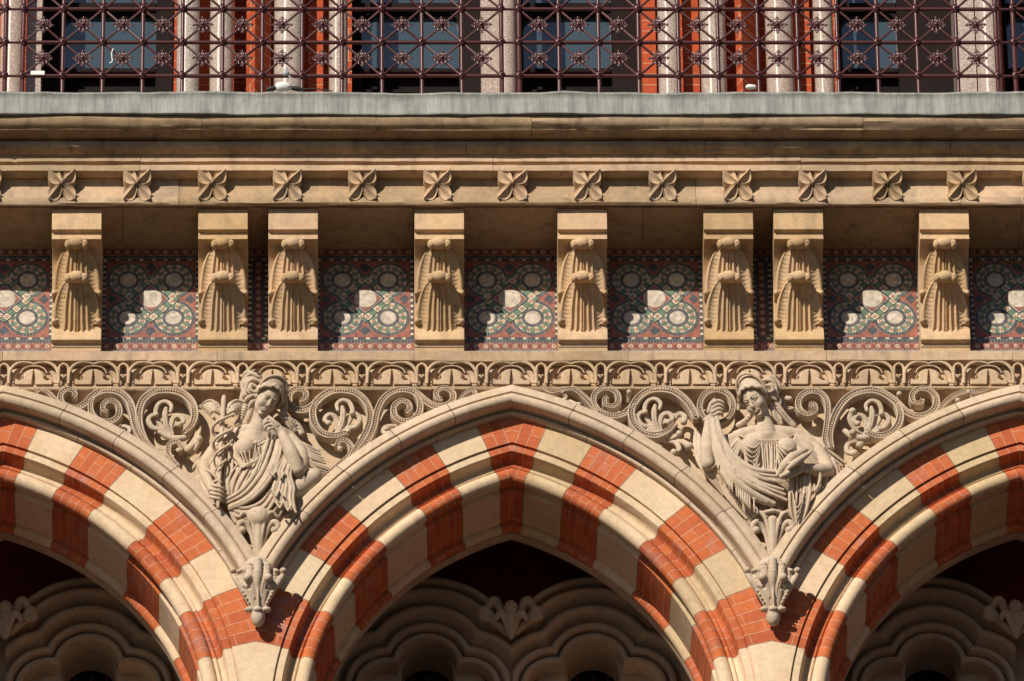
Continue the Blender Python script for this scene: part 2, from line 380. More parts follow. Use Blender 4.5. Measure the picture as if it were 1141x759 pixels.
M_UPBRICK = brick_wall('upper_red_brick', (.46, .085, .030), (.38, .068, .028), (.50, .34, .22), .078, .23)
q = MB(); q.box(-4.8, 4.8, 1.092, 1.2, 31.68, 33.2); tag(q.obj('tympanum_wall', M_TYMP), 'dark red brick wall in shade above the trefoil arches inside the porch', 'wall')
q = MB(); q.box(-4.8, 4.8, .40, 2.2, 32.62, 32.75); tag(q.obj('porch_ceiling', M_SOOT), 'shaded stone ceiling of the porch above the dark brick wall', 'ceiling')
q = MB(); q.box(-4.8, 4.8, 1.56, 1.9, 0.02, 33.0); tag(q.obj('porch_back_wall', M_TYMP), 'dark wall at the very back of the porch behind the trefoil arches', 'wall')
# ground
g = MB(); g.add([(-1500, -1500, 0), (1500, -1500, 0), (1500, 1500, 0), (-1500, 1500, 0)], [(0, 1, 2, 3)])
tag(g.obj('ground', stone('paving', (.075, .068, .06), (.06, .055, .05), rnd=0)), 'dark paving in front of the building', kind='structure')  # out of view; dark tone limits the light bounced up to the soffits

# ================================================================ LEDGE AND CARVED FRIEZE
AP = .3365
LEDGE = thing('carved_frieze', (0, 0, 32.6), 'long horizontal band of repeating carved palm-leaf arcs under the tile wall', 'frieze')
z0, z1, z2, z3 = zl(390.5, .10), zl(402, .10), zl(432, .06), zl(441, .035)
XJ = [-5.0, -3.9, -2.87, -1.66, -.55, .66, 1.78, 2.83, 3.9, 5.0]
for i, (a, b) in enumerate(zip(XJ[:-1], XJ[1:])):
    q = MB(); q.worn([(-.05, z0+.0), (.096, z0), (.101, z0-.006), (.101, z1+.004), (.097, z1), (.06, z1-.004), (-.05, z1-.004)], a+.0012, b-.0012)
    q.obj('ledge_course', M_CORN, LEDGE)
    q = MB(); zr = z2
    pr = [(-.05, zr+.012), (.062, zr+.012), (.070, zr+.004)]+[(.062+.014*math.cos(t), zr-.010+.014*math.sin(t)) for t in np.linspace(1.2, -1.9, 8)]+[(.030, zr-.030), (.010, zr-.044), (-.02, zr-.062), (-.05, zr-.062)]
    q.worn(pr, a+.1012, b+.0988, .001); q.obj('lower_moulding', M_CORN, LEDGE, smooth=True, angle=40)
Z_FR = (z1-.004, z2+.012)

# ================================================================ CORNICE
CORN = thing('cornice', (0, 0, 33.8), 'deep moulded stone cornice with a row of carved flowers and a grey lead covered top edge', 'cornice')
def zc_(v, d): return zl(v, d)
def arc_dz(c, r, a0, a1, n): return [(c[0]+r*math.cos(math.radians(a)), c[1]+r*math.sin(math.radians(a))) for a in np.linspace(a0, a1, n)]
# upper member: torus under the lead
zt = zc_(128.5, .60); q0 = [(.0, zt+.12), (.60, zt+.12), (.60, zt)]+arc_dz((.592, zt-.046), .048, 75, -60, 9)+[(.605, zt-.094), (.60, zt-.102), (.56, zt-.104)]
zb = zc_(158, .50)
q0 += [(.545, zt-.110), (.46, zt-.108), (.425, zb+.03), (.425, zb), (.0, zb)]
zb2 = zc_(168, .49)
q1 = [(.0, zb+.002), (.498, zb+.002)]+arc_dz((.496, (zb+zb2)/2+.004), (zb-zb2)/2*.9, 75, -80, 8)+[(.485, zb2-.004), (.462, zb2-.008), (.0, zb2-.008)]
z170, z180 = zc_(171, .455), zc_(180, .455); z183, z190 = zc_(184, .462), zc_(190, .468)
q2 = [(.0, zb2-.010), (.452, zb2-.010), (.456, z170), (.456, z180), (.428, z180-.006), (.424, z183+.002), (.462, z183), (.468, z183-.006), (.468, z190), (.455, z190-.004), (.0, z190-.004)]
z213, z222, z228 = zc_(212, .385), zc_(220, .452), zc_(227, .455)
z205 = zc_(200, .386); ZSOF = zl(275.5, 0)
q3 = [(.0, z190-.006), (.392, z190-.006), (.386, z205), (.386, z213+.012), (.390, z213), (.402, z213-.014), (.425, z222+.016), (.446, z222+.004), (.452, z222), (.455, z222-.006), (.455, z228+.008), (.447, z228), (.420, z228+.004), (.410, ZSOF+.002), (.0, ZSOF+.002)]
for prof, js, sm in ((q0, [-5, -3.3, -1.75, .12, 2.0, 3.6, 5], 1), (q1, [-5, -3.0, -1.3, -.25, 1.1, 2.5, 5], 1), (q2, [-5, -2.1, -.10, 1.65, 5], 0), (q3, [-5, -1.88, .10-.02, 1.05, 2.55, 5], 1)):
    for a, b in zip(js[:-1], js[1:]):
        q = MB(); q.worn(prof, a+.0012, b-.0012); q.obj('moulded_stone_course', M_CRUST if prof in (q0, q1) else M_CORN, CORN, smooth=True, angle=38)
# soffit slabs between brackets with open joints
for a, b in ((-5, -2.2), (-2.2, -.55), (-.55, .75), (.75, 1.72), (1.72, 2.9), (2.9, 5)):
    q = MB(); q.box(a+.0015, b-.0015, -.408, .0, ZSOF-.012, ZSOF-.0005); q.obj('soffit_slab', M_CORN, CORN)
# lead flashing: hand-dressed sheet with an uneven top roll and drip edge
def lead():
    n = 520; xs = np.linspace(-5, 5, n); ztop, zbot = zc_(104.5, .655), zc_(127.5, .655); V = []
    r = np.random.RandomState(3)
    def nz(f, s): 
        k = r.randn(int(10*f)+4); return s*np.interp(xs, np.linspace(-5, 5, len(k)), k)
    wt = nz(3, .003)+nz(12, .0018); wb = nz(2, .0022)+nz(9, .001); wd = nz(4, .004)+nz(14, .0016)
    for i, x in enumerate(xs):
        rr = .010+.003*math.sin(i*.37)+.002*r.rand()
        d = .655+wd[i]; zt_, zb_ = ztop+wt[i], zbot+wb[i]
        row = [(.58, zt_+.012), (d-.012, zt_+.012), (d+rr*.4, zt_+.008), (d+rr*.9, zt_), (d+rr*.7, zt_-.010), (d+.001, zt_-.016), (d+.002, zt_-.05), (d+.003, (zt_+zb_)/2), (d+.002, zb_+.02), (d+.006, zb_+.004), (d+.002, zb_-.001), (d-.008, zb_), (.585, zb_+.01)]
        V += [(x, -a, b) for a, b in row]
    m = 13; F = [(i*m+j, i*m+j+1, (i+1)*m+j+1, (i+1)*m+j) for i in range(n-1) for j in range(m-1)]
    mt, nt, b = mat_new('weathered_lead', .62, .35, .0); p = pos(nt)
    c = mix(nt, (.195, .20, .188), (.34, .34, .305), ramp(nt, noise(nt, mapping(nt, p, (9, 9, .9)), 3, 6, .65), [(.35, 0.), (.65, 1.)]))
    c = mix(nt, c, (.125, .132, .13), ramp(nt, noise(nt, mapping(nt, p, (1, 1, 1)), 6, 6, .7), [(.52, 0.), (.72, .7)]))
    c = mix(nt, c, ramp(nt, noise(nt, mapping(nt, p, (60, 60, 4)), 2, 4, .6), [(.3, .85), (.7, 1.1)]), 1.0, 'MULTIPLY')
    nt.links.new(c, b.inputs['Base Color']); bump(nt, b, noise(nt, p, 14, 5), .35, .01)
    mesh_obj('lead_flashing', V, F, mt, CORN, True, 60)
lead()
ZTOP = zc_(104.5, .655)+.01
q = MB(); q.box(-5, 5, -.60, 2.0, ZTOP-.18, ZTOP-.012); q.obj('balcony_slab', M_CORN, CORN)

# ================================================================ TILE WALL
PAL = [('tile_grout', (.40, .34, .29), .8), ('tile_oxblood', (.20, .060, .045), .45), ('tile_red', (.29, .092, .058), .45), ('tile_slate', (.062, .066, .074), .4),
       ('tile_green', (.12, .18, .12), .4), ('tile_cream', (.56, .47, .33), .45), ('tile_marble', (.52, .44, .35), .4), ('tile_grey', (.19, .19, .21), .35)]
TM = []
for nme, c, ro in PAL:
    m, nt, b = mat_new(nme, ro, .45); p = pos(nt)
    vo = nt.nodes.new('ShaderNodeTexVoronoi'); vo.inputs['Scale'].default_value = 45; nt.links.new(p, vo.inputs['Vector'])
    rgb = nt.nodes.new('ShaderNodeRGBToBW'); nt.links.new(vo.outputs['Color'], rgb.inputs[0])
    col = mix(nt, c, ramp(nt, rgb.outputs[0], [(.1, .72), (.9, 1.25)]), 1.0, 'MULTIPLY')
    col = mix(nt, col, ramp(nt, noise(nt, p, 18, 5, .7), [(.3, .82), (.7, 1.12)]), 1.0, 'MULTIPLY')
    if nme == 'tile_marble': col = mix(nt, col, (.30, .26, .24), ramp(nt, noise(nt, mapping(nt, p, (1, 1, 2.2)), 22, 7, .75), [(.55, 0.), (.7, .6)]))
    nt.links.new(col, b.inputs['Base Color']); bump(nt, b, noise(nt, p, 60, 3), .15, .002); TM.append(m)
ZP = zl(333.4, 0); ZW0, ZW1 = zl(391, 0)-.01, ZSOF+.01; U = 1/PPM
q = MB(); q.box(-5, 5, 0, .12, ZW0-.05, ZW1+.02, 0); tag(q.obj('tiled_wall', [TM[1]]), 'flat dark red wall face behind the stone brackets on which the mosaic panels are set', 'wall')
class Tile(MB):
    def poly(s, P, h, m): s.add([(x*U, -h*.0009-.0006, z*U) for x, z in P], [list(range(len(P)))], m)
    def rect(s, x0, x1, z0, z1, h, m): s.poly([(x0, z0), (x1, z0), (x1, z1), (x0, z1)], h, m)
    def disc(s, x, z, r, h, m, n=20, a0=0): s.poly([(x+r*math.cos(a0+2*math.pi*i/n), z+r*math.sin(a0+2*math.pi*i/n)) for i in range(n)], h, m)
    def flower(s, x, z, r, h, mo, mi, a0=0):
        s.poly([(x+(r if i % 2 == 0 else r*.72)*math.cos(a0+math.pi*i/6+.5), z+(r if i % 2 == 0 else r*.72)*math.sin(a0+math.pi*i/6+.5)) for i in range(12)], h, mo)
        s.disc(x, z, r*.42, h+1, mi, 6)
    def wedge(s, x, z, r0, r1, a0, a1, h, m, g=.0):
        s.poly([(x+r0*math.cos(a0+g/r0), z+r0*math.sin(a0+g/r0)), (x+r1*math.cos(a0+g/r1), z+r1*math.sin(a0+g/r1)), (x+r1*math.cos(a1-g/r1), z+r1*math.sin(a1-g/r1)), (x+r0*math.cos(a1-g/r0), z+r0*math.sin(a1-g/r0))], h, m)
ZH = 52.0
ZTOPU = (ZW1-ZP)/U
def borders(t, hw):
    zt, zb = ZTOPU, (ZW0-ZP)/U
    # top bands
    for s in (1, -1):
        t.rect(-hw, hw, *(sorted((s*(ZH-.3), s*(ZH+3.0)))), 1, 3)
        n = int(2*hw/6.6); w_ = 2*hw/n
        for i in range(n):
            if i % 2 == 0: t.rect(-hw+i*w_+.6, -hw+(i+.72)*w_, *(sorted((s*(ZH+.3), s*(ZH+2.6)))), 2, 5)
        t.rect(-hw, hw, *(sorted((s*(ZH+3.1), s*(ZH+7.4)))), 1, 0)
        n = int(2*hw/3.4); w_ = 2*hw/n
        for i in range(n): t.rect(-hw+i*w_+.25, -hw+(i+1)*w_-.25, *(sorted((s*(ZH+3.4), s*(ZH+7.1)))), 2, 3)
        a, b = s*(ZH+7.6), s*(ZH+16.6)
        t.rect(-hw, hw, *(sorted((a, b))), 1, 0); c = (a+b)/2
        n = round(2*hw/10.6); w_ = 2*hw/n
        for i in range(n):
            x = -hw+(i+.5)*w_
            t.rect(x-w_/2+.3, x+w_/2-.3, *(sorted((a+s*.3, b-s*.3))), 2, 2)
            t.flower(x, c, 2.9, 3, 5, 1); 
            t.poly([(x+w_/2-2.0, c), (x+w_/2, c-3.2), (x+w_/2+2.0, c), (x+w_/2, c+3.2)], 3, 1) if i < n-1 else None
        a, b = s*(ZH+16.8), s*(ZH+20.6)
        n = int(2*hw/3.4); w_ = 2*hw/n
        t.rect(-hw, hw, *(sorted((a, b))), 1, 0)
        for i in range(n): t.rect(-hw+i*w_+.25, -hw+(i+1)*w_-.25, *(sorted((a, b))), 2, 7 if s < 0 else 3)
def panel_mesh():
    t = Tile(); hw = 54.0; borders(t, hw)
    t.rect(-hw, hw, -ZH+.3, ZH-.3, 1, 2)
    for s in (-1, 1):                                      # side bands of small dashes
        t.rect(*(sorted((s*50.2, s*54))), -ZH, ZH, 2, 3)
        for i in range(14): z = -ZH+3+i*7.6; t.rect(*(sorted((s*50.6, s*53.6))), z, z+2.9, 3, 5)
        # corner tiles joints
        t.poly([(s*44, 6.6), (s*50, 0), (s*44, -6.6), (s*38, 0)], 2, 3); t.poly([(6.6, s*43), (0, s*49.5), (-6.6, s*43), (0, s*36.5)], 2, 3)
        t.poly([(7.0, s*43), (7.5, s*43.2), (.5, s*50), (0, s*49.6)], 2, 0)
    for sx in (-1, 1):
        for sz in (-1, 1):
            x, z = sx*25.6, sz*25.6; a45 = math.atan2(-sz, -sx)
            t.disc(x, z, 24.4, 2, 0, 48)
            for i in range(44): a = 2*math.pi*i/44; t.wedge(x, z, 20.8, 24.1, a, a+2*math.pi/44, 3, 3, .22)
            for i in range(24):
                a = a45+2*math.pi*(i-.5)/24; c = i % 2 == 0
                t.wedge(x, z, 12.9, 20.4, a, a+2*math.pi/24, 3, 5 if c else 4, .2)
                if c: am = a+math.pi/24; t.flower(x+16.6*math.cos(am), z+16.6*math.sin(am), 2.5, 4, 2, 5, am)
            for i in range(28): a = 2*math.pi*i/28; t.wedge(x, z, 9.2, 12.5, a, a+2*math.pi/28, 3, 3, .2)
            t.disc(x, z, 8.7, 4, 6, 28)
            # straight guilloche band running past the circle, along the diamond's edge
            ux, uz = -sz*.7071*sx*sx, sx*.7071*sz*sz; ux, uz = (-sz*.7071, sx*.7071); nx, nz = sx*.7071, sz*.7071; c0 = 19.4
            def bp(l, o): return (nx*(c0+o)+ux*l, nz*(c0+o)+uz*l)
            for j in range(-3, 4):
                l0, l1 = (j-.5)*7.4, (j+.5)*7.4; cr = j % 2 == 0 and abs(j) < 3
                if abs(j) == 3: l0, l1 = (l0, l1-3.2) if j > 0 else (l0+3.2, l1)
                e4 = (sx+1)*.25+(sz+1)*.12
                t.poly([bp(l0+.2, -3.6), bp(l1-.2, -3.6), bp(l1-.2, 3.6), bp(l0+.2, 3.6)], 6+e4, 5 if cr else 4)
                if cr: p = bp((l0+l1)/2, 0); t.flower(p[0], p[1], 2.5, 7+e4, 2, 5, a45)
            for o0, o1, L in ((-5.3, -3.8, 22), (3.8, 5.2, 13)):
                if sx*sz > 0 or o0 < 0: t.poly([bp(-L, o0), bp(L, o0), bp(L, o1), bp(-L, o1)], (5 if o0 > 0 else 6)+(sx+1)*.1+(sz+1)*.05+.03, 3)
    t.poly([(19.5, 0), (0, 19.5), (-19.5, 0), (0, -19.5)], 5, 0); t.poly([(17.6, 0), (0, 17.6), (-17.6, 0), (0, -17.6)], 8, 2)
    t.disc(0, 0, 12.4, 9, 6, 32)
    return t
def strip_mesh():
    t = Tile(); hw = 24.0; borders(t, hw); t.rect(-hw, hw, -ZH+.3, ZH-.3, 1, 3)
    n = 11; w_ = 2*(ZH-.5)/n
    for i in range(n):
        z = -ZH+.5+(i+.5)*w_; t.rect(-4.2, 4.2, z-w_/2+.3, z+w_/2-.3, 2, 1); t.flower(0, z, 2.8, 3, 5, 1)
    for s in (-1, 1):
        n = 14; w_ = 2*(ZH-.5)/n
        for i in range(n): z = -ZH+.5+i*w_; t.rect(*(sorted((s*7.2, s*12.6))), z+.5, z+w_*.5, 2, 5); t.rect(*(sorted((s*13.2, s*17.6))), z+.3, z+w_-.3, 2, 1)
    return t
pm = panel_mesh(); pv = np.concatenate(pm.V)
P0 = mesh_obj('mosaic', pv, pm.F, TM, mi=pm.M); P0.data.name = 'mosaic_panel'
PX = {}
for k, (u, lab) in enumerate(((568, 'ring-patterned mosaic with four tile rings between the two brackets nearest the picture centre'), (407, 'ring-patterned mosaic of tile rings just right of the left close-set pair of brackets'),
            (729, 'ring-patterned mosaic of tile rings just left of the right close-set pair of brackets'), (168, 'ring-patterned mosaic of tile rings between the leftmost bracket and the left close-set pair'),
            (971, 'ring-patterned mosaic of tile rings between the right close-set pair and the rightmost bracket'), (5, 'ring-patterned mosaic of tile rings cut by the left edge of the picture'), (1135, 'ring-patterned mosaic of tile rings cut by the right edge of the picture'))):
    o = P0 if k == 0 else P0.copy()
    if k: S.collection.objects.link(o)
    o.location = (float(at(u, 333, 0)[0]), 0, ZP); tag(o, lab, 'mosaic', 'ring-patterned mosaic panels on the wall')
sm_ = strip_mesh(); sv = np.concatenate(sm_.V)
S0 = mesh_obj('mosaic_strip', sv, sm_.F, TM, mi=sm_.M); S0.location = (-HB, 0, ZP); tag(S0, 'narrow strip of small flower tiles in the gap of the left close-set pair of brackets', 'tile strip', 'narrow flower tile strips')
S1 = S0.copy(); S.collection.objects.link(S1); S1.location = (HB, 0, ZP); S1['label'] = 'narrow strip of small flower tiles in the gap of the right close-set pair of brackets'
# ================================================================ CARVING: signed-distance volumes polygonised into one mesh
class Vol:
    def __init__(s, lo, hi, h):
        s.h = h; s.lo = np.array(lo, float); s.n = np.ceil((np.array(hi)-s.lo)/h).astype(int)+1
        s.F = np.full(tuple(s.n), .05, np.float32)
    def _box(s, lo, hi):
        a = np.clip(np.floor((lo-s.lo)/s.h).astype(int), 0, s.n); b = np.clip(np.ceil((hi-s.lo)/s.h).astype(int)+1, 0, s.n)
        if (b <= a).any(): return None
        ax = [(s.lo[i]+s.h*np.arange(a[i], b[i])).astype(np.float32) for i in range(3)]
        return (slice(a[0], b[0]), slice(a[1], b[1]), slice(a[2], b[2])), ax[0][:, None, None], ax[1][None, :, None], ax[2][None, None, :]
    def comb(s, sl, D, k, sub=False):
        F = s.F[sl]
        if sub:
            if k > 0: t = np.clip(.5-.5*(F+D)/k, 0, 1); s.F[sl] = F*(1-t)-D*t+k*t*(1-t)
            else: s.F[sl] = np.maximum(F, -D)
        else:
            if k > 0: t = np.clip(.5+.5*(F-D)/k, 0, 1); s.F[sl] = F*(1-t)+D*t-k*t*(1-t)
            else: s.F[sl] = np.minimum(F, D)
    def chain(s, P, R, k=.006, sub=False, fy=1.0):
        """tapered round-section stroke along P; fy > 1 flattens it in depth"""
        P = np.asarray(P, float); R = np.full(len(P), R) if np.isscalar(R) else np.interp(np.linspace(0, 1, len(P)), np.linspace(0, 1, len(R)), R)
        m = R.max()+k+2*s.h; b = s._box(P.min(0)-m, P.max(0)+m)
        if b is None: return
        sl, X, Y, Z = b; D = np.full((X.shape[0], Y.shape[1], Z.shape[2]), .2, np.float32)
        for i in range(len(P)-1):
            a, c = P[i], P[i+1]; mm = max(R[i], R[i+1])+k+2*s.h; bb = s._box(np.minimum(a, c)-mm, np.maximum(a, c)+mm)
            if bb is None: continue
            s2, x, y, z = bb; loc = tuple(slice(s2[q].start-sl[q].start, s2[q].stop-sl[q].start) for q in range(3))
            v = c-a; vv = v.copy(); vv[1] *= fy; L = float(vv@vv)+1e-12
            dx, dy, dz = x-a[0], (y-a[1])*fy, z-a[2]
            t = np.clip((dx*vv[0]+dy*vv[1]+dz*vv[2])/L, 0, 1)
            d = np.sqrt((dx-t*vv[0])**2+(dy-t*vv[1])**2+(dz-t*vv[2])**2)-(R[i]+(R[i+1]-R[i])*t)
            D[loc] = np.minimum(D[loc], d)
        s.comb(sl, D, k, sub)
    def ell(s, c, r, k=.008, sub=False, R=None):
        c = np.asarray(c, float); r = np.asarray(r, float); m = r.max()+k+2*s.h; b = s._box(c-m, c+m)
        if b is None: return
        sl, X, Y, Z = b; x, y, z = X-c[0], Y-c[1], Z-c[2]
        if R is not None: x, y, z = R[0, 0]*x+R[1, 0]*y+R[2, 0]*z, R[0, 1]*x+R[1, 1]*y+R[2, 1]*z, R[0, 2]*x+R[1, 2]*y+R[2, 2]*z
        q = np.sqrt((x/r[0])**2+(y/r[1])**2+(z/r[2])**2); g = np.sqrt((x/r[0]**2)**2+(y/r[1]**2)**2+(z/r[2]**2)**2)+1e-9
        s.comb(sl, (q*(q-1)/g).astype(np.float32), k, sub)
    def box(s, c, hx, k=.0, rd=.003, sub=False, R=None):
        c = np.asarray(c, float); hx = np.asarray(hx, float); m = np.linalg.norm(hx)+k+2*s.h; b = s._box(c-m, c+m)
        if b is None: return
        sl, X, Y, Z = b; x, y, z = X-c[0], Y-c[1], Z-c[2]
        if R is not None: x, y, z = R[0, 0]*x+R[1, 0]*y+R[2, 0]*z, R[0, 1]*x+R[1, 1]*y+R[2, 1]*z, R[0, 2]*x+R[1, 2]*y+R[2, 2]*z
        qx, qy, qz = np.abs(x)-hx[0]+rd, np.abs(y)-hx[1]+rd, np.abs(z)-hx[2]+rd
        D = np.sqrt(np.maximum(qx, 0)**2+np.maximum(qy, 0)**2+np.maximum(qz, 0)**2)+np.minimum(np.maximum(qx, np.maximum(qy, qz)), 0)-rd
        s.comb(sl, D.astype(np.float32), k, sub)
    def folds(s, A, B, n, r, k=.004, alt=.004, jit=.0, seg=4, fy=1.0):
        A = crom(A, seg); B = crom(B, seg); g = np.random.RandomState(n*7+len(A))
        for i in range(n):
            t = (i+g.uniform(-jit, jit))/(n-1) if n > 1 else .5; t = min(1, max(0, t))
            C = A*(1-t)+B*t; C[:, 1] += g.uniform(-.003, .003)+(i % 2)*alt
            rr = np.atleast_1d(r)*g.uniform(.8, 1.2)
            s.chain(C, rr if len(rr) > 1 else float(rr[0]), k, fy=fy)
    def mesh(s):
        F = s.F; F[0], F[-1] = .01, .01; F[:, 0], F[:, -1] = .01, .01; F[:, :, 0], F[:, :, -1] = .01, .01
        I = F < 0; nx, ny, nz = I.shape
        cs = np.zeros((nx-1, ny-1, nz-1), np.int8)
        for a in (0, 1):
            for b in (0, 1):
                for c in (0, 1): cs += I[a:nx-1+a, b:ny-1+b, c:nz-1+c]
        act = (cs > 0) & (cs < 8); idx = np.full(act.shape, -1, np.int64); ii = np.argwhere(act); idx[act] = np.arange(len(ii))
        acc = np.zeros((len(ii), 3)); cnt = np.zeros(len(ii))
        cor = [(a, b, c) for a in (0, 1) for b in (0, 1) for c in (0, 1)]
        for p in cor:
            for ax in range(3):
                if p[ax] == 0:
                    q = list(p); q[ax] = 1
                    f0 = F[ii[:, 0]+p[0], ii[:, 1]+p[1], ii[:, 2]+p[2]]; f1 = F[ii[:, 0]+q[0], ii[:, 1]+q[1], ii[:, 2]+q[2]]
                    w_ = (f0 < 0) != (f1 < 0); t = f0/(f0-f1+1e-12)
                    pt = np.tile(np.array(p, float), (len(ii), 1)); pt[:, ax] = t
                    acc[w_] += pt[w_]; cnt[w_] += 1
        V = s.lo+s.h*(ii+acc/cnt[:, None]); Q = []
        for ax, (u, v) in enumerate(((1, 2), (2, 0), (0, 1))):
            sa = [slice(None)]*3; sb = [slice(None)]*3; sa[ax] = slice(0, -1); sb[ax] = slice(1, None)
            ch = I[tuple(sa)] != I[tuple(sb)]; e = np.argwhere(ch)
            e = e[(e[:, u] > 0) & (e[:, v] > 0) & (e[:, u] < F.shape[u]-1) & (e[:, v] < F.shape[v]-1)]
            if not len(e): continue
            def g(du, dv): w_ = e.copy(); w_[:, u] -= du; w_[:, v] -= dv; return idx[w_[:, 0], w_[:, 1], w_[:, 2]]
            q = np.stack([g(0, 0), g(1, 0), g(1, 1), g(0, 1)], 1); ins = I[e[:, 0], e[:, 1], e[:, 2]]
            q[~ins] = q[~ins][:, ::-1]; Q.append(q)
        return V, np.concatenate(Q)
    def obj(s, name, mat, parent=None, origin=None, mirror_fix=False):
        V, Q = s.mesh(); o = mesh_obj(name, V, Q, mat, parent, smooth=True, angle=180, origin=origin); return o
def Pp(L):  # list of (u, v, d) photo points on their own depth planes -> world points
    return np.array([at(*p) for p in L])

# ---- anthemion unit of the frieze
def anthemion():
    cz = (Z_FR[0]+Z_FR[1])/2; hz = (Z_FR[0]-Z_FR[1])/2; W_ = AP/2; u = 1/PPM; H = hz/u; X = W_/u
    v = Vol((-W_-.006, -.12, cz-hz-.006), (W_+.006, .03, cz+hz+.006), .0027)
    def q(x, z, d): return np.array([x*u, -d, cz+(z*.86-.6)*u])
    v.box((0, .0, cz), (W_-.0008, .030, hz), 0, .001)
    v.ell(q(0, -4, .040), (15.2*u, .060, 13.6*u), .001); v.box(q(0, -H*1.0+1.0, .045), (20.5*u, .040, 4.5*u), .002, .003)
    v.box(q(0, -4, .13), (W_, .045, H*u+.02), 0, .0, True)                  # plane the half disc flat at d .085
    for s in (-1, 1):
        v.ell(q(s*15.0, -5.5, .085), (4.0*u, .045, 4.0*u), 0, True); v.chain([q(s*17, -2, .085), q(s*18.6, 3, .085)], 3.0*u, 0, True, fy=.3)
        P = crom([q(s*1, 15.5, .030), q(s*9, 17.0, .034), q(s*17.5, 13.4, .036), q(s*22.8, 6, .036), q(s*24.6, -4, .038), q(s*24.8, -H*1.15, .046)], 5)
        v.chain(P, [2.4*u, 3.4*u, 4.2*u, 4.2*u, 3.6*u, 3.2*u], .001)
        for i in range(2, len(P)-2, 2): t = P[i+1]-P[i-1]; t /= np.linalg.norm(t); n = np.array([t[2], 0, -t[0]]); v.chain([P[i]+n*4.4*u+[0, -.016, 0], P[i]-n*4.4*u+[0, -.016, 0]], .0019, .0, True)
        v.chain(crom([q(s*0, 15.0, .084), q(s*4, 16.6, .086), q(s*11, 17.6, .087), q(s*18.5, 15.2, .087), q(s*24.2, 9.0, .087), q(s*27.0, 0, .087), q(s*27.6, -H*1.15, .087)], 5), [1.3*u, 1.8*u, 2.0*u, 1.9*u, 1.6*u], .001)
        v.chain(crom([q(s*0, 11.6, .088), q(s*7, 10.2, .089), q(s*12, 6.2, .089), q(s*14.6, .5, .087)], 5), .9*u, .001)
        v.chain(crom([q(s*(X-5.0), -H*1.15, .084), q(s*(X-5.2), 5, .086), q(s*(X-4.2), 11.5, .087), q(s*(X-0), 15.0, .088)], 5), 1.5*u, .001)
        for zz in (-10.5, -14.8): v.box(q(s*X, zz, .033), (4*u, .012, 1.5*u), 0, .001); v.box(q(s*24.8, zz, .052), (3.0*u, .016, 1.5*u), 0, .001)
        v.chain([q(s*(X-2), 20.5, .05), q(s*(X), 20.5, .05)], 1.0*u, .001)
    v.chain([q(0, 8.5, .088), q(0, 0, .080), q(0, -H*1.15, .078)], [.5*u, 1.2*u, 2.4*u], 0, True, fy=.2)
    return v.obj('palm_leaf_unit', M_WARM, None, origin=(0, 0, cz))
AN = anthemion(); AN.parent = LEDGE; AN.location = (0, 0, AN.location.z-LEDGE.location.z)
for k in range(-11, 12):
    if k: c = AN.copy(); S.collection.objects.link(c); c.parent = LEDGE; c.location.x = k*AP

# ---- four-petalled flowers on the cornice
def flower():
    """four dished petals set crosswise with raised midribs, rolled rims and a knob"""
    nr, nf = 12, 144; V = []; R = .104
    for j in range(nf):
        a = 2*math.pi*j/nf; dl = (math.degrees(a)-45) % 90; dl = dl-90 if dl > 45 else dl; A = abs(dl)
        ro = R*(.27+.66*max(0, math.cos(math.radians(min(A*2.08, 90))))**.58+.09*math.exp(-(dl/5.5)**2))
        for i in range(nr):
            f = (i+1)/nr; h = .440+.034*(1-.50*f*f)+.013*max(0, 1-A/9)*(1-.35*f)-.020*math.sin(math.pi*min(1, A/42))*math.sin(math.pi*f*.8)+.007*max(0, (f-.72)/.28)**1.5
            V.append((ro*f*math.cos(a), -h, ro*f*math.sin(a)))
        V.append((ro*1.0*math.cos(a), -.395, ro*math.sin(a)))
    m = nr+1; V.append((0, -.482, 0)); c = len(V)-1
    F = [(j*m+i, j*m+i+1, ((j+1) % nf)*m+i+1, ((j+1) % nf)*m+i) for j in range(nf) for i in range(nr)]+[(c, j*m, ((j+1) % nf)*m) for j in range(nf)]
    q = MB(); q.add(V, F); s_ = .0125
    q.add([(s_*x, -.476, s_*z) for x, z in ((1, 0), (0, 1), (-1, 0), (0, -1))]+[(s_*.6*x, -.497, s_*.6*z) for x, z in ((1, 0), (0, 1), (-1, 0), (0, -1))], [(0, 1, 5, 4), (1, 2, 6, 5), (2, 3, 7, 6), (3, 0, 4, 7), (4, 5, 6, 7)])
    return q
fz = zl(208.5, .44); FX = [float(at(u, 208, .44)[0]) for u in (69, 153.5, 238, 321, 404, 487, 570, 653, 736, 819, 902, 987, 1072)]; fs = (FX[-1]-FX[0])/12
FL = flower().obj('carved_flower', M_CORN, None, origin=(0, 0, 0), smooth=True, angle=60); FL.parent = CORN
for k in range(-3, 16):
    c = FL if k == -3 else FL.copy()
    if k > -3: S.collection.objects.link(c); c.parent = CORN
    c.location = (FX[0]+k*fs, -.006, fz-CORN.location.z); c.rotation_euler = (0, RS.uniform(-.03, .03), 0)
    c.scale = (1.05*RS.uniform(.95, 1.03), 1, 1.34*RS.uniform(.97, 1.03))

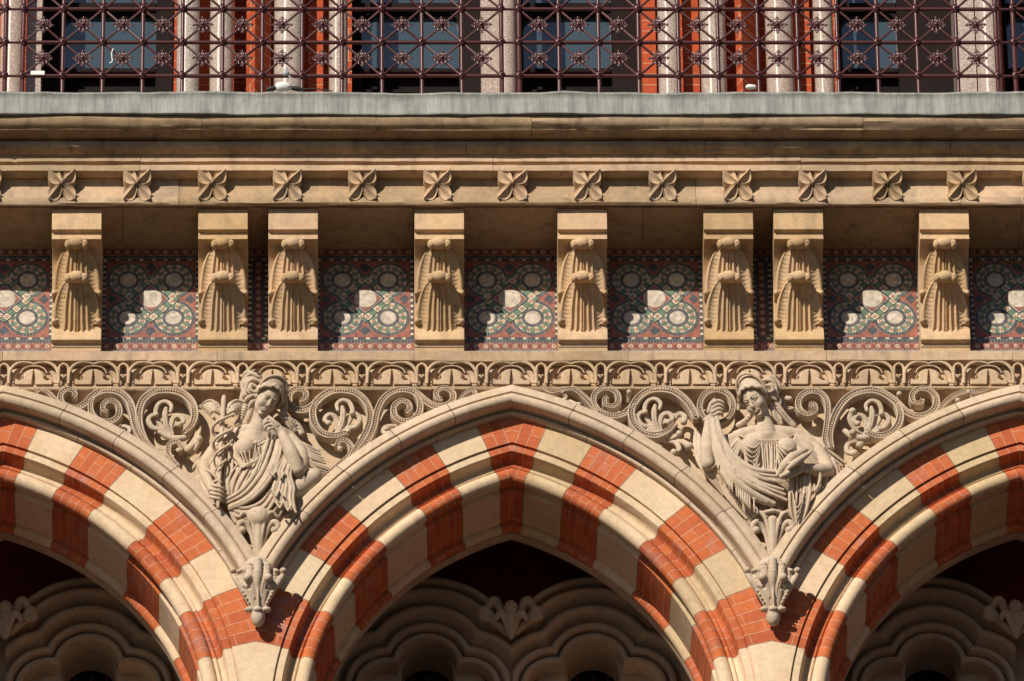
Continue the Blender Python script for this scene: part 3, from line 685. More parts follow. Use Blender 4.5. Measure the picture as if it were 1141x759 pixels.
# ---- brackets
def zpx(v, d): return zl(v, d)
def bracket():
    B = thing('bracket', (0, 0, zpx(310, .3)), 'x', 'bracket', 'carved stone brackets under the cornice'); hw = .140
    zt = ZSOF-.013; zb1 = zpx(256, .40); zn = zpx(265, .372)
    prof = [(.0, zt), (.402, zt), (.402, zb1+.003), (.399, zb1), (.374, zb1-.001), (.372, zn), (.385, zn-.004), (.385, zn-.018)]
    for v_, d in ((275, .315), (284, .262), (296, .215), (312, .180), (328, .150), (344, .128), (356, .116)): prof.append((d, zpx(v_, d)))
    z6, z7, z8, z9 = zpx(366, .118), zpx(376, .135), zpx(380, .128), zpx(391, .100)
    prof += [(.112, z6), (.120, z6-.010), (.134, z7+.006), (.138, z7-.004), (.138, z8+.003), (.132, z8), (.108, z8-.004), (.105, z8-.022), (.098, z8-.028), (.094, z0-.001), (0, z0-.001)]
    q = MB(); q.prism(prof, -hw, hw)
    # small bevels come from a slightly narrower front set proud
    o = q.obj('block', M_BRACK, B, smooth=True, angle=25)
    bv = o.modifiers.new('bevel', 'BEVEL'); bv.width = .004; bv.segments = 2; bv.limit_method = 'ANGLE'; bv.angle_limit = math.radians(40)
    u = 1/PPM
    def leaf(ct, cb, dt, db, tc, name, dome):
        """leaf like a half-open umbrella: thin arrises fan out of a rolled knob, notched outer lobes, beaded rim ending in curls"""
        def X(x, v_, d): return np.array([x*u, -d, zpx(v_, d)])
        def D(t): return dt+(db-dt)*t**.82
        wt = [(0, 9.5), (.05, 13.2), (.13, 17.0), (.27, 20.8), (.45, 24.0), (.70, 26.3), (1, 27.0)]
        wid = lambda t: float(np.interp(min(t/tc, 1), [p[0] for p in wt], [p[1] for p in wt]))
        BR_ = [0, .045, .24, .46, .86, 1.0]
        def rel(f, t, w):
            A = abs(f); r = -dome*A**2.2
            for p, q in zip(BR_[:-1], BR_[1:]):
                if p <= A <= q:
                    m = (A-p)/(q-p); W = (q-p)*w*u
                    if p == 0: r -= (.014*min(1, t*3))*(1-m)
                    elif q == 1.0: r += .006*math.sin(math.pi*m)**.6
                    else:
                        r -= W*(.62 if q < .5 else .30)*math.sin(math.pi*m)**.8*min(1, .3+t*2)
                        if p >= .45: c = (t*cb_n+m*.9) % 1; r -= .0036*max(0, 1-c/.34)*math.sin(math.pi*min(1, m*1.0))**.5*min(1, t*5)
            return r
        cb_n = 13*(cb-ct)/58
        def patch(q, t0, t1, nt_, fm):
            fs_ = sorted(set([round(x, 4) for b0, b1 in zip(BR_[:-1], BR_[1:]) for x in np.linspace(b0, b1, 9 if b1-b0 > .1 else 5)])); fs_ = [f for f in sorted(set(fs_) | {.68}) if f <= fm+1e-6]; fs_ = [-f for f in fs_[::-1]]+fs_[1:]
            V = []; ts = np.linspace(t0, t1, nt_)
            for t in ts:
                w = wid(t)*(1 if t <= tc else 1+.10*(t-tc)/(1-tc)); v_ = ct+(cb-ct)*t; row = []
                for f in fs_: row.append(X(f*w, v_, D(t))+np.array([0, -rel(f, t, w), 0]))
                e0 = row[0].copy(); e0[1] += .07; e1 = row[-1].copy(); e1[1] += .07; V += [e0]+row+[e1]
            m = len(fs_)+2; n = len(ts)
            q.add(V, [(i*m+j, (i+1)*m+j, (i+1)*m+j+1, i*m+j+1) for i in range(n-1) for j in range(m-1)]+[[(n-1)*m+j for j in range(m)], [j for j in range(m)][::-1]])
        q = MB(); patch(q, .0, tc, 110, 1.0)
        if tc < .95: patch(q, tc-.01, 1.0, 18, .68)
        o = q.obj(name, M_BRACK, B, smooth=True, angle=32)
        cz = zpx(ct, dt); v = Vol((-.16, -dt-.08, zpx(ct+(cb-ct)*tc+14, .2)-.06), (.16, -db+.09, cz+.09), .0029)
        v.ell(X(0, ct-.5, dt+.006), (.050, .036, .036), .004)
        for e in (-1, 1):
            v.ell(X(e*9.2, ct+1.0, dt+.004), (.021, .029, .029), .002)
            k = X(e*9.4, ct+1, dt+.030); v.chain([k+[e*.004+.011*math.cos(w)*e, -.0, .015*math.sin(w)] for w in np.linspace(-1.4, 2.6, 9)], .0025, .001, True)
            v.chain(crom([X(e*6.2, ct-5.5, dt+.022), X(e*5.6, ct, dt+.044), X(e*6.2, ct+5.5, dt+.030)], 3), .0022, .001, True)
            v2 = Vol(X(e*(wid(tc)-2.0), ct+(cb-ct)*tc+.8, D(tc)-dome+.010)-.055, X(e*(wid(tc)-2.0), ct+(cb-ct)*tc+.8, D(tc)-dome+.010)+.055, .0029)
            c = X(e*(wid(tc)-2.0), ct+(cb-ct)*tc+.8, D(tc)-dome+.010); v2.ell(c, (.0165, .020, .0175), .002)
            v2.chain([c+[-e*.016, -.004, .008], c+[-e*.026, .004, .022]], [.009, .005], .003); v2.obj('leaf_curl', M_BRACK, B)
        v.obj('leaf_knob', M_BRACK, B)
    leaf(271.5, 330, .366, .225, .93, 'upper_leaf', .036)
    leaf(309.0, 368, .305, .134, .82, 'lower_leaf', .036)
    return B
BR = bracket()
bl = ((-(BAY-.4048), 'golden stone bracket at far left, nearest the left edge of the picture'), (-HB-.1984, 'stone bracket on the left side of the left close-set pair'), (-HB+.1984, 'golden stone bracket on the right side of the left close-set pair'),
      (-.4048, 'stone bracket left of the central mosaic panel'), (.4048, 'pinkish stone bracket right of the central mosaic panel'), (HB-.1984, 'golden stone bracket on the left side of the right close-set pair'),
      (HB+.1984, 'stone bracket on the right side of the right close-set pair'), (BAY-.4048, 'stone bracket at far right, nearest the right edge of the picture'))
BR['label'] = bl[0][1]; BR.location.x = 0
for k, (x, lab) in enumerate(bl):
    if k: copy_thing(BR, (x, 0, 0), lab)
BR.location.x = bl[0][0]

# ---- scrolls: carved ribbons with a beaded channel
def ribbon(mb, P, w, d0=.0, top=.074, beads=True, taper=None, n=7):
    P = crom(P, n); k = len(P); W3 = np.array([at(p[0], p[1], top) for p in P]); T = np.gradient(W3, axis=0); T[:, 1] = 0; T /= np.linalg.norm(T, axis=1)[:, None]+1e-9
    N = np.stack([-T[:, 2], 0*T[:, 0], T[:, 0]], 1)
    ww = np.full(k, w/PPM/2) if taper is None else np.interp(np.linspace(0, 1, k), np.linspace(0, 1, len(taper)), taper)*1.17/PPM/2
    prof = [(-1.0, -.05), (-1.0, -.006), (-.9, .002), (-.72, .004), (-.52, .001), (-.42, -.009), (.42, -.009), (.52, .001), (.72, .004), (.9, .002), (1.0, -.006), (1.0, -.05)]
    m = len(prof); V = []; ph = np.linspace(0, 1, k); lift = .006*np.sin(ph*9)
    for i in range(k):
        for a, h in prof: V.append(W3[i]+N[i]*a*ww[i]+np.array([0, -(h*min(1, ww[i]/.018))-lift[i]*.6, 0]) if h > -.04 else [W3[i][0]+N[i][0]*a*ww[i]*1.03, -.02, W3[i][2]+N[i][2]*a*ww[i]*1.03])
    F = [(i*m+j, (i+1)*m+j, (i+1)*m+j+1, i*m+j+1) for i in range(k-1) for j in range(m-1)]
    F += [list(range(m))[::-1], list(range((k-1)*m, k*m))]
    mb.add(V, F)
    if beads:
        L = np.concatenate([[0], np.cumsum(np.linalg.norm(np.diff(W3, axis=0), axis=1))]); st = .0150
        for s in np.arange(st*.8, L[-1]-st*.5, st):
            i = int(np.searchsorted(L, s))-1; t = (s-L[i])/(L[i+1]-L[i]+1e-9); c = W3[i]*(1-t)+W3[i+1]*t; r = ww[i]
            if r < .010: continue
            a, b = T[i]*.0045, N[i]*r*.36; y = -.007*min(1, r/.018)+.012-lift[i]*.6
            q = [c-a-b, c+a-b, c+a+b, c-a+b]; lo = [x+np.array([0, y+.004, 0]) for x in q]; hi = [c+(x-c)*.72+np.array([0, y-.010, 0]) for x in q]
            mb.add(lo+hi, [(4, 5, 6, 7)]+[(j, (j+1) % 4, 4+(j+1) % 4, 4+j) for j in range(4)])
def scroll_group(loc, label, ribs, blobs, extra_label=None):
    c = at(loc[0], loc[1], 0); t = thing('scroll_ornament', c, label, 'carving', 'carved scroll ornaments in the spandrels')
    for r in ribs:
        q = MB(); ribbon(q, r[0], r[1], **(r[2] if len(r) > 2 else {})); q.obj('beaded_scroll', M_CARVE, t, smooth=True, angle=45)
    lo = np.array([min(p[0] for b in blobs for p in b[0])-7, max(p[1] for b in blobs for p in b[0])+7]); hi = np.array([max(p[0] for b in blobs for p in b[0])+7, min(p[1] for b in blobs for p in b[0])-7])
    a = at(lo[0], lo[1], .03); b_ = at(hi[0], hi[1], .03)
    v = Vol((a[0], -.14, a[2]-.02), (b_[0], .02, b_[2]+.07), .0036)
    for P, R, *kk in blobs:
        o = kk[0] if kk else {}
        D = o.get('d', (.015, .035, .05)); C = crom(P, 5); ds = np.interp(np.linspace(0, 1, len(C)), np.linspace(0, 1, len(D)), D)
        W3 = np.array([at(p[0], p[1], .060) for p in C]); ds = ds+.012; W3[:, 1] = -ds
        v.chain(W3, [r*1.08/PPM for r in R], .002)
        if o.get('groove', 1): 
            G = W3.copy(); G[:, 1] -= np.interp(np.linspace(0, 1, len(C)), np.linspace(0, 1, len(R)), R)/PPM*1.02; v.chain(G[1:-2], .0030, .002, True)
        if o.get('ball'): e = W3[-1]; v.ell((e[0], e[1]-.006, e[2]), (o['ball']/PPM,)*3, .003)
    v.obj('foliage', M_CARVE, t)
    return t
def mir(L, c): return [[(2*c-p[0], p[1]) for p in r] for r in L]
B_ = {'ball': 3.6}
inner1 = lambda dx, dy=0: [([(190+dx, 483+dy), (179+dx, 477+dy), (170+dx, 475+dy), (165.5+dx, 468+dy), (169+dx, 463+dy), (174+dx, 463+dy)], (2.5, 3, 3, 2.6, 2.2), {'ball': 3.2}),
    ([(188+dx, 481+dy), (178+dx, 470+dy), (173.5+dx, 458+dy), (177+dx, 449+dy), (185+dx, 447+dy), (191+dx, 452+dy), (190+dx, 459+dy)], (2.2, 2.6, 2.6, 2.4, 1.8), {}),
    ([(190+dx, 482+dy), (185+dx, 472+dy), (184+dx, 462+dy), (185+dx, 456+dy)], (2.2, 3.0, 3.2, 2.0), {'d': (.02, .045, .055)}),
    ([(192+dx, 482+dy), (190+dx, 474+dy), (193+dx, 465+dy), (200+dx, 463+dy), (204.5+dx, 469+dy), (200+dx, 474+dy)], (2.5, 3, 3, 2.6, 2.2), {'ball': 3.4}),
    ([(214+dx, 478+dy), (205+dx, 486+dy), (190+dx, 487.5+dy), (178+dx, 482+dy)], (3, 3.6, 2.4), {'groove': 0})]
scroll_group((130, 465), 'scroll carving left of the statue with the winged staff', [
    ([(41, 444), (40.5, 438), (46, 434), (54, 437), (63, 446), (71, 453)], 4.0, {'taper': (2.5, 4, 4.6, 3)}),
    ([(82, 443), (84, 439), (80.5, 435), (73.5, 434.5), (67.8, 440), (68.5, 448), (76, 453), (86, 454), (95, 449), (104, 440), (114, 435), (125, 434.5), (136, 438.5), (144, 447), (148, 459), (151, 473), (156, 485), (164, 495), (174, 505), (182, 514)], 7.2, {'taper': (4.5, 6.2, 6.5, 7.2, 8.4, 8, 7.5, 6.5)}),
    ([(104, 442), (101, 450), (102, 460), (108, 467), (118, 470), (128, 467), (133, 459), (131, 450), (123, 446.5), (116, 450), (115, 456.5), (120, 459)], 6.8, {'taper': (4, 6.5, 7, 6.5, 6, 4.6)}),
    ([(172, 503), (162, 490), (156, 475), (155, 459), (160, 445), (172, 436), (187, 434), (202, 437.5), (213, 447), (217, 460), (214, 473), (205, 482)], 8, {'taper': (5, 7, 8, 9, 8.6, 7.6, 5)}),
    ([(199, 519), (192, 512), (187.5, 503), (189, 494.5), (196, 492), (202, 496), (201, 502)], 5.5, {'taper': (4, 5.5, 5.5, 4.5)})],
    inner1(0)+[([(129, 475), (137, 472.5), (144, 476), (143, 482), (138, 482)], (1.6, 2.2, 2), {'ball': 2.8}), ([(221, 466), (222, 478), (217, 490), (210, 502)], (2, 2.8, 3.8), {'ball': 4.5}), ([(209, 506), (216, 500), (222, 490)], (2, 3.2, 3.6), {'ball': 4}), ([(197, 497), (200, 503)], (2.2, 2.6), {'ball': 3.4})])
in2 = [[(2*283.2-x-0, y-1.5) for x, y in b[0]] for b in inner1(0)]
scroll_group((420, 460), 'scroll carving right of the statue with the winged staff', [
    ([(334, 446), (339.5, 444), (341, 438), (335.5, 434), (328, 434.8), (322.5, 440), (322.5, 449), (329, 455.5), (339, 456.5), (349, 451), (358, 442), (370, 435.5), (384, 434.5), (398, 438.5), (408, 448), (412.5, 461), (410, 476), (403, 490), (394, 504), (386, 515)], 7.4, {'taper': (4.5, 6.2, 7.2, 8, 8.6, 8, 7.4, 6.4, 5)}),
    ([(352, 449), (348.5, 459), (351, 472), (359.5, 482), (373, 485.5), (386, 482)], 8, {'taper': (6, 8, 8, 5)}),
    ([(398, 506), (409, 492), (416.5, 477), (420, 460), (426, 446), (437, 437), (451, 434), (464, 438), (474, 446), (484, 452), (495, 452), (503.5, 447), (505, 438.5), (498, 433), (490, 433.5), (486, 439), (489, 444.5), (493, 444)], 7, {'taper': (5, 6.5, 7.2, 7.8, 7.4, 6.4, 6, 4.4)}),
    ([(462, 438), (468, 447), (467.5, 459), (460, 467.5), (449, 469), (440.5, 463), (439, 453), (446, 447), (454, 448.5), (457, 455), (452, 459.5)], 6.8, {'taper': (5, 7, 6.8, 6.4, 6, 4.4)}),
    ([(511, 446), (517, 439), (525, 434), (530, 437.5), (527, 442)], 4.2, {'taper': (2.5, 4, 4.5, 3.4)}),
    ([(366, 527), (378, 517), (389, 508), (391.5, 498), (386, 491), (378.5, 491.5), (375.5, 497)], 6.0, {'taper': (4, 6, 6.4, 5)})],
    [(p, b[1], *( [b[2]] if len(b) > 2 else [])) for p, b in zip(in2, inner1(0))]+[([(449, 473), (438, 472), (429, 475), (427, 481), (432, 484)], (1.6, 2.4, 2.2), {'ball': 3}), ([(438, 475), (431, 478)], (1.4, 2), {}), ([(378, 496), (379, 501)], (2, 2.4), {'ball': 3.2})])
in3 = [([(x+545, y-3) for x, y in b[0]], *b[1:]) for b in inner1(0)]
scroll_group((700, 460), 'scroll carving left of the statue holding the fringed cloth', [
    ([(604, 433), (614, 437), (627, 434.5), (639, 434), (649, 440), (658, 449), (668, 458), (681, 463), (694, 461), (704, 453), (711, 443), (722, 435.5), (736, 433.5), (750, 436), (762, 444), (771, 455), (776, 466)], 7, {'taper': (1.5, 4.5, 6, 7, 7.4, 8.4, 8.6, 7)}),
    ([(668, 458), (662, 449), (662.5, 440), (670, 433.5), (680, 433), (688, 438.5), (689, 447), (683, 452.5), (675, 450.5), (674, 444.5), (678, 442)], 6.2, {'taper': (5, 6.4, 6.2, 5.6, 4.2)}),
    ([(788, 467.5), (781.5, 460), (780, 450), (785, 440), (794, 434.8), (804, 435), (813, 440.5), (817, 450), (815, 460), (808, 468), (799, 471)], 6.2, {'taper': (5, 6.2, 6.6, 6.2, 5)}),
    ([(706, 449), (703.5, 460), (707, 472), (717, 481), (731, 484.5), (744, 480), (753, 471)], 8, {'taper': (6.5, 8, 8, 4.5)})],
    in3+[([(735, 487), (748, 487), (757, 484)], (1.6, 2.2, 2.4), {'ball': 3.6}), ([(740, 488), (752, 491), (757, 500), (751, 505)], (2, 2.8, 2.6), {'ball': 4}), ([(745, 488), (760, 491), (768, 498)], (2, 3, 3.8), {'ball': 4.2}),
         ([(744, 480), (751, 466), (757, 460), (763, 464), (762, 471)], (2, 2.8, 3.2), {'ball': 3.8}), ([(616, 438), (625, 444), (631, 442), (627, 438)], (1.4, 2, 2), {'ball': 2.4}), ([(628, 440), (638, 447), (645, 452)], (1.4, 2.0, 2.2), {'ball': 3.2}), ([(700, 444), (701, 438)], (1.6, 2.4), {'ball': 3.0})])
in4 = [([(2*576-x+4, y-1) for x, y in b[0]], *b[1:]) for b in inner1(0)]
scroll_group((1000, 460), 'scroll carving right of the statue holding the fringed cloth', [
    ([(903, 454), (904, 449.5), (908.5, 451.5), (908, 458), (900.5, 461.5), (892.5, 457.5), (889.5, 448), (894, 439.5), (904, 435.5), (915, 438), (921.5, 447), (922.5, 460), (921, 475), (919, 490), (923, 500)], 6.2, {'taper': (3.6, 4.6, 6.2, 6.6, 6.6, 6, 5)}),
    ([(927, 499), (925, 484), (928, 469), (935, 454), (946, 442), (960, 436), (975, 435), (988, 440), (999, 448), (1009, 457.5), (1021, 463), (1034, 461), (1042.5, 453), (1043, 442), (1035, 434.5), (1024, 433.5), (1016.5, 440), (1018.5, 448), (1026, 449), (1028, 444)], 7.2, {'taper': (5, 7.5, 8.4, 8.4, 8, 7.4, 6.4, 6, 4.4)}),
    ([(999, 449), (1003.5, 461), (1000, 474), (990, 483), (977, 485.5), (965, 480)], 8, {'taper': (6.5, 8, 8, 5)}),
    ([(1044, 461), (1052, 450), (1063, 441), (1076, 436), (1090, 437), (1103, 433)], 5.5, {'taper': (4, 6, 5.5, 1.6)})],
    in4+[([(975, 488), (960, 487), (950, 483)], (1.6, 2.4, 2.4), {'ball': 3.8}), ([(970, 489), (955, 490), (945, 494), (944, 503), (952, 506)], (2, 2.8, 2.6), {'ball': 4.4}), ([(962, 489), (958, 497)], (2, 2.2), {'ball': 4.4}),
         ([(962, 480), (952, 475), (947, 466), (950, 459)], (2, 2.8, 3), {'ball': 4}), ([(1000, 445), (1002, 440)], (1.6, 2.6), {'ball': 3.2}), ([(1058, 447), (1067, 447)], (1.4, 2), {'ball': 3}), ([(1074, 437), (1084, 443), (1079, 438)], (1.4, 2.2), {'ball': 3}), ([(884, 452), (877, 454), (871, 450), (873, 445), (880, 446)], (2.4, 3.6, 3.6, 3.0), {'d': (.02, .04, .06)}), ([(905, 486), (914, 492), (918, 500)], (2.4, 3.4, 2.6), {'ball': 3})])

# ---- palmette sprays and corbels at the springing of the hood moulds
def spray(cx, closed, label):
    o = at(cx, 590, .05); t = thing('palmette_spray', o, label, 'carving', 'fan-shaped sprays above the corbels')
    a = at(cx-28, 634, .05); b = at(cx+28, 560, .12); v = Vol((a[0], -.20, a[2]), (b[0], .0, b[2]+.03), .0034)
    for e in (-1, 1):
        v.chain(crom(Pp([(cx+e*2, 630, .05), (cx+e*5, 608, .06), (cx+e*10, 590, .08), (cx+e*17, 582, .10), (cx+e*22, 586, .10), (cx+e*20, 593, .09)]), 5), [.010, .016, .018, .014], .003)
        v.ell(at(cx+e*18, 591, .095), (.022, .022, .022), .003)
        v.chain(crom(Pp([(cx+e*1.5, 628, .06), (cx+e*3.5, 600, .09), (cx+e*8, 578, .115), (cx+e*15, 571, .115), (cx+e*21, 576, .10)]), 5), [.006, .010, .013, .009], .003)
        v.chain(crom(Pp([(cx+e*3, 622, .085), (cx+e*5, 600, .10), (cx+e*9, 584, .12)]), 4), [.002, .0045, .005], .002, True)
        v.chain(crom(Pp([(cx+e*9, 612, .045), (cx+e*12, 598, .06)]), 4), [.012, .012], .0, True, fy=.5)
    v.chain(crom(Pp([(cx, 632, .05), (cx, 605, .08), (cx, 580, .10)]), 4), [.012, .020, .028], .004)
    if closed:
        v.ell(at(cx, 575.5, .105), (.066, .046, .062), .008)
        for k in range(-3, 4): v.chain(crom([at(cx+k*3.6, 586, .150-.004*abs(k)), at(cx+k*4.2, 576, .160-.006*k*k), at(cx+k*3.4, 569, .150-.007*k*k)], 4), .0024, .001, True)
    else:
        v.chain(Pp([(cx-9, 571, .115), (cx, 569, .13), (cx+9, 571, .115)]), .012, .004); v.chain(Pp([(cx-6, 574.5, .135), (cx+6, 574.5, .135)]), .009, .002, True)
    for k in (-1, 0, 1): v.chain(crom(Pp([(cx+k*1.6, 628, .068), (cx+k*3.0, 600, .108), (cx+k*5, 584, .132)]), 4), .0028, .001, True)
    v.obj('leaves', M_CARVE, t); return t
spray(288, True, 'carved spray of leaves with closed domed top, directly under the statue with the winged staff')
spray(861, False, 'carved spray of leaves with open cupped top, directly under the statue holding the fringed cloth')
def corbel(cx):
    o = at(cx, 660, .1); t = thing('corbel', o, 'x', 'corbel', 'pendant leaf corbels where the arches meet')
    a = at(cx-32, 706, .05); b = at(cx+32, 616, .2); v = Vol((a[0], -.32, a[2]-.03), (b[0], .02, b[2]+.03), .0034)
    v.chain(Pp([(cx, 640, .06), (cx, 660, .08), (cx, 680, .06), (cx, 692, .05)]), [.098, .064, .038, .026], .01)
    v.ell(at(cx, 686.5, .08), (.040, .044, .066), .004)                                  # bud
    for k in (-1, 0, 1): v.ell(at(cx+k*9.5, 679.5, .10+(.02 if k == 0 else 0)), (.026, .022, .016), .003); v.ell(at(cx+k*8.5, 683, .120+(.025 if k == 0 else 0)), (.014, .020, .011), .002, True)
    for k in (-1, 0, 1): v.chain(crom(Pp([(cx+k*4.5, 684, .122), (cx+k*4.2, 691, .122), (cx+k*1.5, 698, .105)]), 3), .0032, .001, True)
    # five upright lobes
    for k, (x, top, d) in {-2: (-19, 634, .12), -1: (-10.5, 627, .155), 0: (0, 622, .175), 1: (10.5, 627, .155), 2: (19, 634, .12)}.items():
        base = at(cx+x*.25, 676, .095); tp = at(cx+x*.95, top+4, d)
        v.chain(crom([base, at(cx+x*.5, 655, .115+d*.15), at(cx+x*.85, top+18, d), tp], 4), [.014, .021, .027, .025] if k else [.012, .019, .024, .027], .003)
        for j in range(4): zz = top+5+j*4.5; p = at(cx+x*.95, zz, d); v.chain([p+[-.024, -.012, .002], p+[0, -.024, -.001], p+[.024, -.012, .002]], .0022, .001, True)
        if k: v.chain(crom([at(cx+x*.62-1.5, 662, .14), at(cx+x*.85-1.5, 648, d+.015)], 3), .003, .001, True)
    for e in (-1, 1):
        # side leaf curling out, volute eyes
        v.chain(crom(Pp([(cx+e*7, 676, .09), (cx+e*15, 660, .11), (cx+e*23, 648, .125), (cx+e*28, 640, .12)]), 4), [.016, .022, .019, .015], .003)
        v.ell(at(cx+e*28, 636.5, .13), (.020, .024, .019), .002)
        v.ell(at(cx+e*20.5, 637, .14), (.018, .02, .014), .002)
        v.ell(at(cx+e*11.5, 644, .175), (.024, .026, .024), .002); v.ell(at(cx+e*10.5, 653.5, .165), (.014, .028, .015), .001, True)
        v.ell(at(cx+e*16, 636.5, .175), (.014, .03, .013), .001, True)
        for j in range(5): v.ell(at(cx+e*(17-j*2.2), 659+j*4.2, .128-.004*j), (.0065, .008, .0065), .001)
    v.chain(crom(Pp([(cx, 676, .125), (cx, 655, .150), (cx, 640, .180)]), 4), [.007, .009, .010], .002)
    for e in (-1, 1): v.chain(crom(Pp([(cx+e*3.2, 674, .115), (cx+e*4, 655, .14), (cx+e*4, 645, .16)]), 4), .0038, .001, True)
    v.obj('leaf_carving', M_CARVE, t)
    return t
K0 = corbel(287.5); K0['label'] = 'leaf corbel below the statue with the winged staff, on the left red brick pier'
xr = float(at(861, 660, .1)[0]); copy_thing(K0, (xr-K0.location.x, 0, 0), 'leaf corbel below the statue holding the fringed cloth, on the right red brick pier')
# leaf bosses between the trefoil arches
def tboss(cx):
    t = thing('leaf_boss', (cx, 1.0, 31.72), 'x', 'carving', 'leaf bosses between the trefoil arches')
    v = Vol((cx-.20, .76, 31.36), (cx+.20, 1.06, 31.76), .0042); c = np.array([cx, .93, 31.56])
    for e in (-1, 1):
        v.chain(crom([c+[e*.03, 0, -.08], c+[e*.10, -.02, -.01], c+[e*.15, -.04, .04], c+[e*.16, -.03, .0], c+[e*.12, -.04, -.02]], 4), [.02, .030, .024, .018], .004)
        v.chain(crom([c+[e*.01, -.02, -.12], c+[e*.035, -.06, -.04], c+[e*.06, -.08, .0], c+[e*.085, -.06, -.03]], 4), [.012, .020, .016], .003)
        v.chain(crom([c+[e*.03, 0, -.02], c+[e*.07, -.04, .07], c+[e*.10, -.06, .09], c+[e*.13, -.03, .06]], 4), [.02, .03, .022], .004)
        v.ell(c+[e*.075, -.09, .045], (.014, .03, .016), .001, True)
    v.chain(crom([c+[0, -.02, -.13], c+[0, -.07, -.02], c+[0, -.08, .03], c+[0, -.05, .06]], 4), [.012, .026, .040, .036], .004)
    for k in (-2, -1, 1, 2): v.chain(crom([c+[k*.004, -.07, -.11], c+[k*.014, -.115, -.01], c+[k*.022, -.12, .05], c+[k*.03, -.09, .09]], 4), .0038, .001, True)
    for k in (-1, 0, 1): v.chain([c+[k*.012, -.12, .11], c+[k*.008, -.10, -.02]], .004, .001, True)
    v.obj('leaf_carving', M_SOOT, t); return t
b0 = tboss(0); b0['label'] = 'shaded leaf boss between the two trefoil arches in the middle'
copy_thing(b0, (-BAY, 0, 0), 'shaded curled leaf boss cut by the left edge of the picture'); copy_thing(b0, (BAY, 0, 0), 'shaded curled leaf boss cut by the right edge of the picture')
# ================================================================ UPPER STOREY behind the balcony
ZU0, ZU1 = ZTOP-.011, 37.2
def ux(u, d=-.7): return float(at(u, 60, d)[0])
M_GRAN, nt_, b_ = mat_new('polished_granite', .16, .5); p_ = pos(nt_)
oi_ = nt_.nodes.new('ShaderNodeObjectInfo')
c_ = mix(nt_, (.46, .41, .36), (.43, .31, .25), oi_.outputs['Random'])
c_ = mix(nt_, c_, (.10, .09, .085), ramp(nt_, noise(nt_, p_, 130, 4, .8), [(.50, 0.), (.60, .85)]))
c_ = mix(nt_, c_, (.72, .64, .56), ramp(nt_, noise(nt_, mapping(nt_, p_, (1, 1, 1), (3, 3, 3)), 105, 4, .8), [(.54, 0.), (.62, .8)]))
nt_.links.new(c_, b_.inputs['Base Color'])
M_FRAME = paint('shaded_maroon_frame', (.010, .005, .005), .7, .12, .2)  # maroon taken near black; shade of the deep window recesses is in the colour
M_GLASS, nt_, b_ = mat_new('window_glass', .03, .5); b_.inputs['Base Color'].default_value = (.045, .07, .086, 1); b_.inputs['IOR'].default_value = 2.4  # blue-grey base colour holds part of the sky reflection
bump(nt_, b_, noise(nt_, pos(nt_), 1.5, 2), .04, .02)
q = MB()
WX = [(46, 194), (392, 536), (577, 716), (932, 1066), (1118, 1250)]
xw = [-5]+[ux(u, -.95) for p in WX for u in p]+[5]
for a_, b__ in zip(xw[0::2], xw[1::2]): q.box(a_, b__, .95, 1.16, ZU0, ZU1)
q.box(-5, 5, 1.161, 1.4, ZU0, ZU1)
tag(q.obj('upper_wall', M_UPBRICK), 'red brick wall of the upper storey behind the granite columns', 'wall')
def column(u, r, d, lab):
    x = ux(u, d); m = MB(); n = 40
    m.tube([(x, -d, ZU0), (x, -d, ZU1)], r, n, caps=False); o = m.obj('shaft', M_GRAN, smooth=True, angle=60)
    t = thing('granite_column', (x, -d, ZU0), lab, 'column', 'polished granite columns of the upper storey'); o.data.transform(Matrix.Translation((-x, d, -ZU0))); o.parent = t
    m = MB(); m.tube([(x, -d, ZU0), (x, -d, ZU0+.06), (x, -d, ZU0+.10), (x, -d, ZU0+.13)], [r*1.4, r*1.4, r*1.12, r*1.02], n); m.obj('base', M_CORN, t, smooth=True, angle=30)
for u, r, d, lab in ((14, .074, -.66, 'granite column at the left edge of the picture'), (209.5, .067, -.66, 'grey granite column just right of the leftmost big window'), (247, .070, -.70, 'pinkish granite column left of the angled brick pier, second right of the leftmost big window'),
                  (322, .088, -.66, 'pinkish granite column behind the small floodlight, right of the left angled brick pier'), (377, .055, -.66, 'pale granite column at the left side of the second window'),
                  (564, .060, -.66, 'granite column between the two middle windows'), (746, .067, -.66, 'grey granite column just right of the third window, left of the right angled brick pier'),
                  (795, .076, -.68, 'pinkish granite column between two strips of brick, left of the right angled brick pier'), (869, .083, -.66, 'granite column right of the right angled brick pier'),
                  (918, .058, -.66, 'pale granite column at the left side of the fourth window'), (1102, .072, -.66, 'granite column right of the fourth window near the right edge of the picture')):
    column(u, r, d, lab)
for u0, u1, lab in ((29, 46, 'narrow stone jamb beside the granite column at the left edge'), (536, 553, 'narrow stone jamb left of the column between the two middle windows'), (1065, 1087, 'narrow stone jamb right of the fourth window')):
    q = MB(); q.box(ux(u0, -.74), ux(u1, -.74), .74, 1.0, ZU0, ZU1); tag(q.obj('stone_jamb', M_GRAN), lab, 'jamb', 'stone jambs between the windows')
for u0, um, u1, lab in ((273, 284, 302, 'angled orange brick pier behind the railing, right of the pinkish granite columns on the left'), (813, 827, 843, 'angled orange brick pier behind the railing, in the right half of the picture')):
    x0, xm, x1 = ux(u0, -.8), ux(um, -.70), ux(u1, -.8); V = [(x0, .95, ZU0), (x0, .82, ZU0), (xm, .70, ZU0), (x1, .82, ZU0), (x1, .95, ZU0)]; V += [(a, b, ZU1) for a, b, c in V]
    tag(mesh_obj('brick_pier', V, [(i, i+1, 6+i, 5+i) for i in range(4)], M_UPBRICK), lab, 'pier', 'angled brick piers of the upper storey')
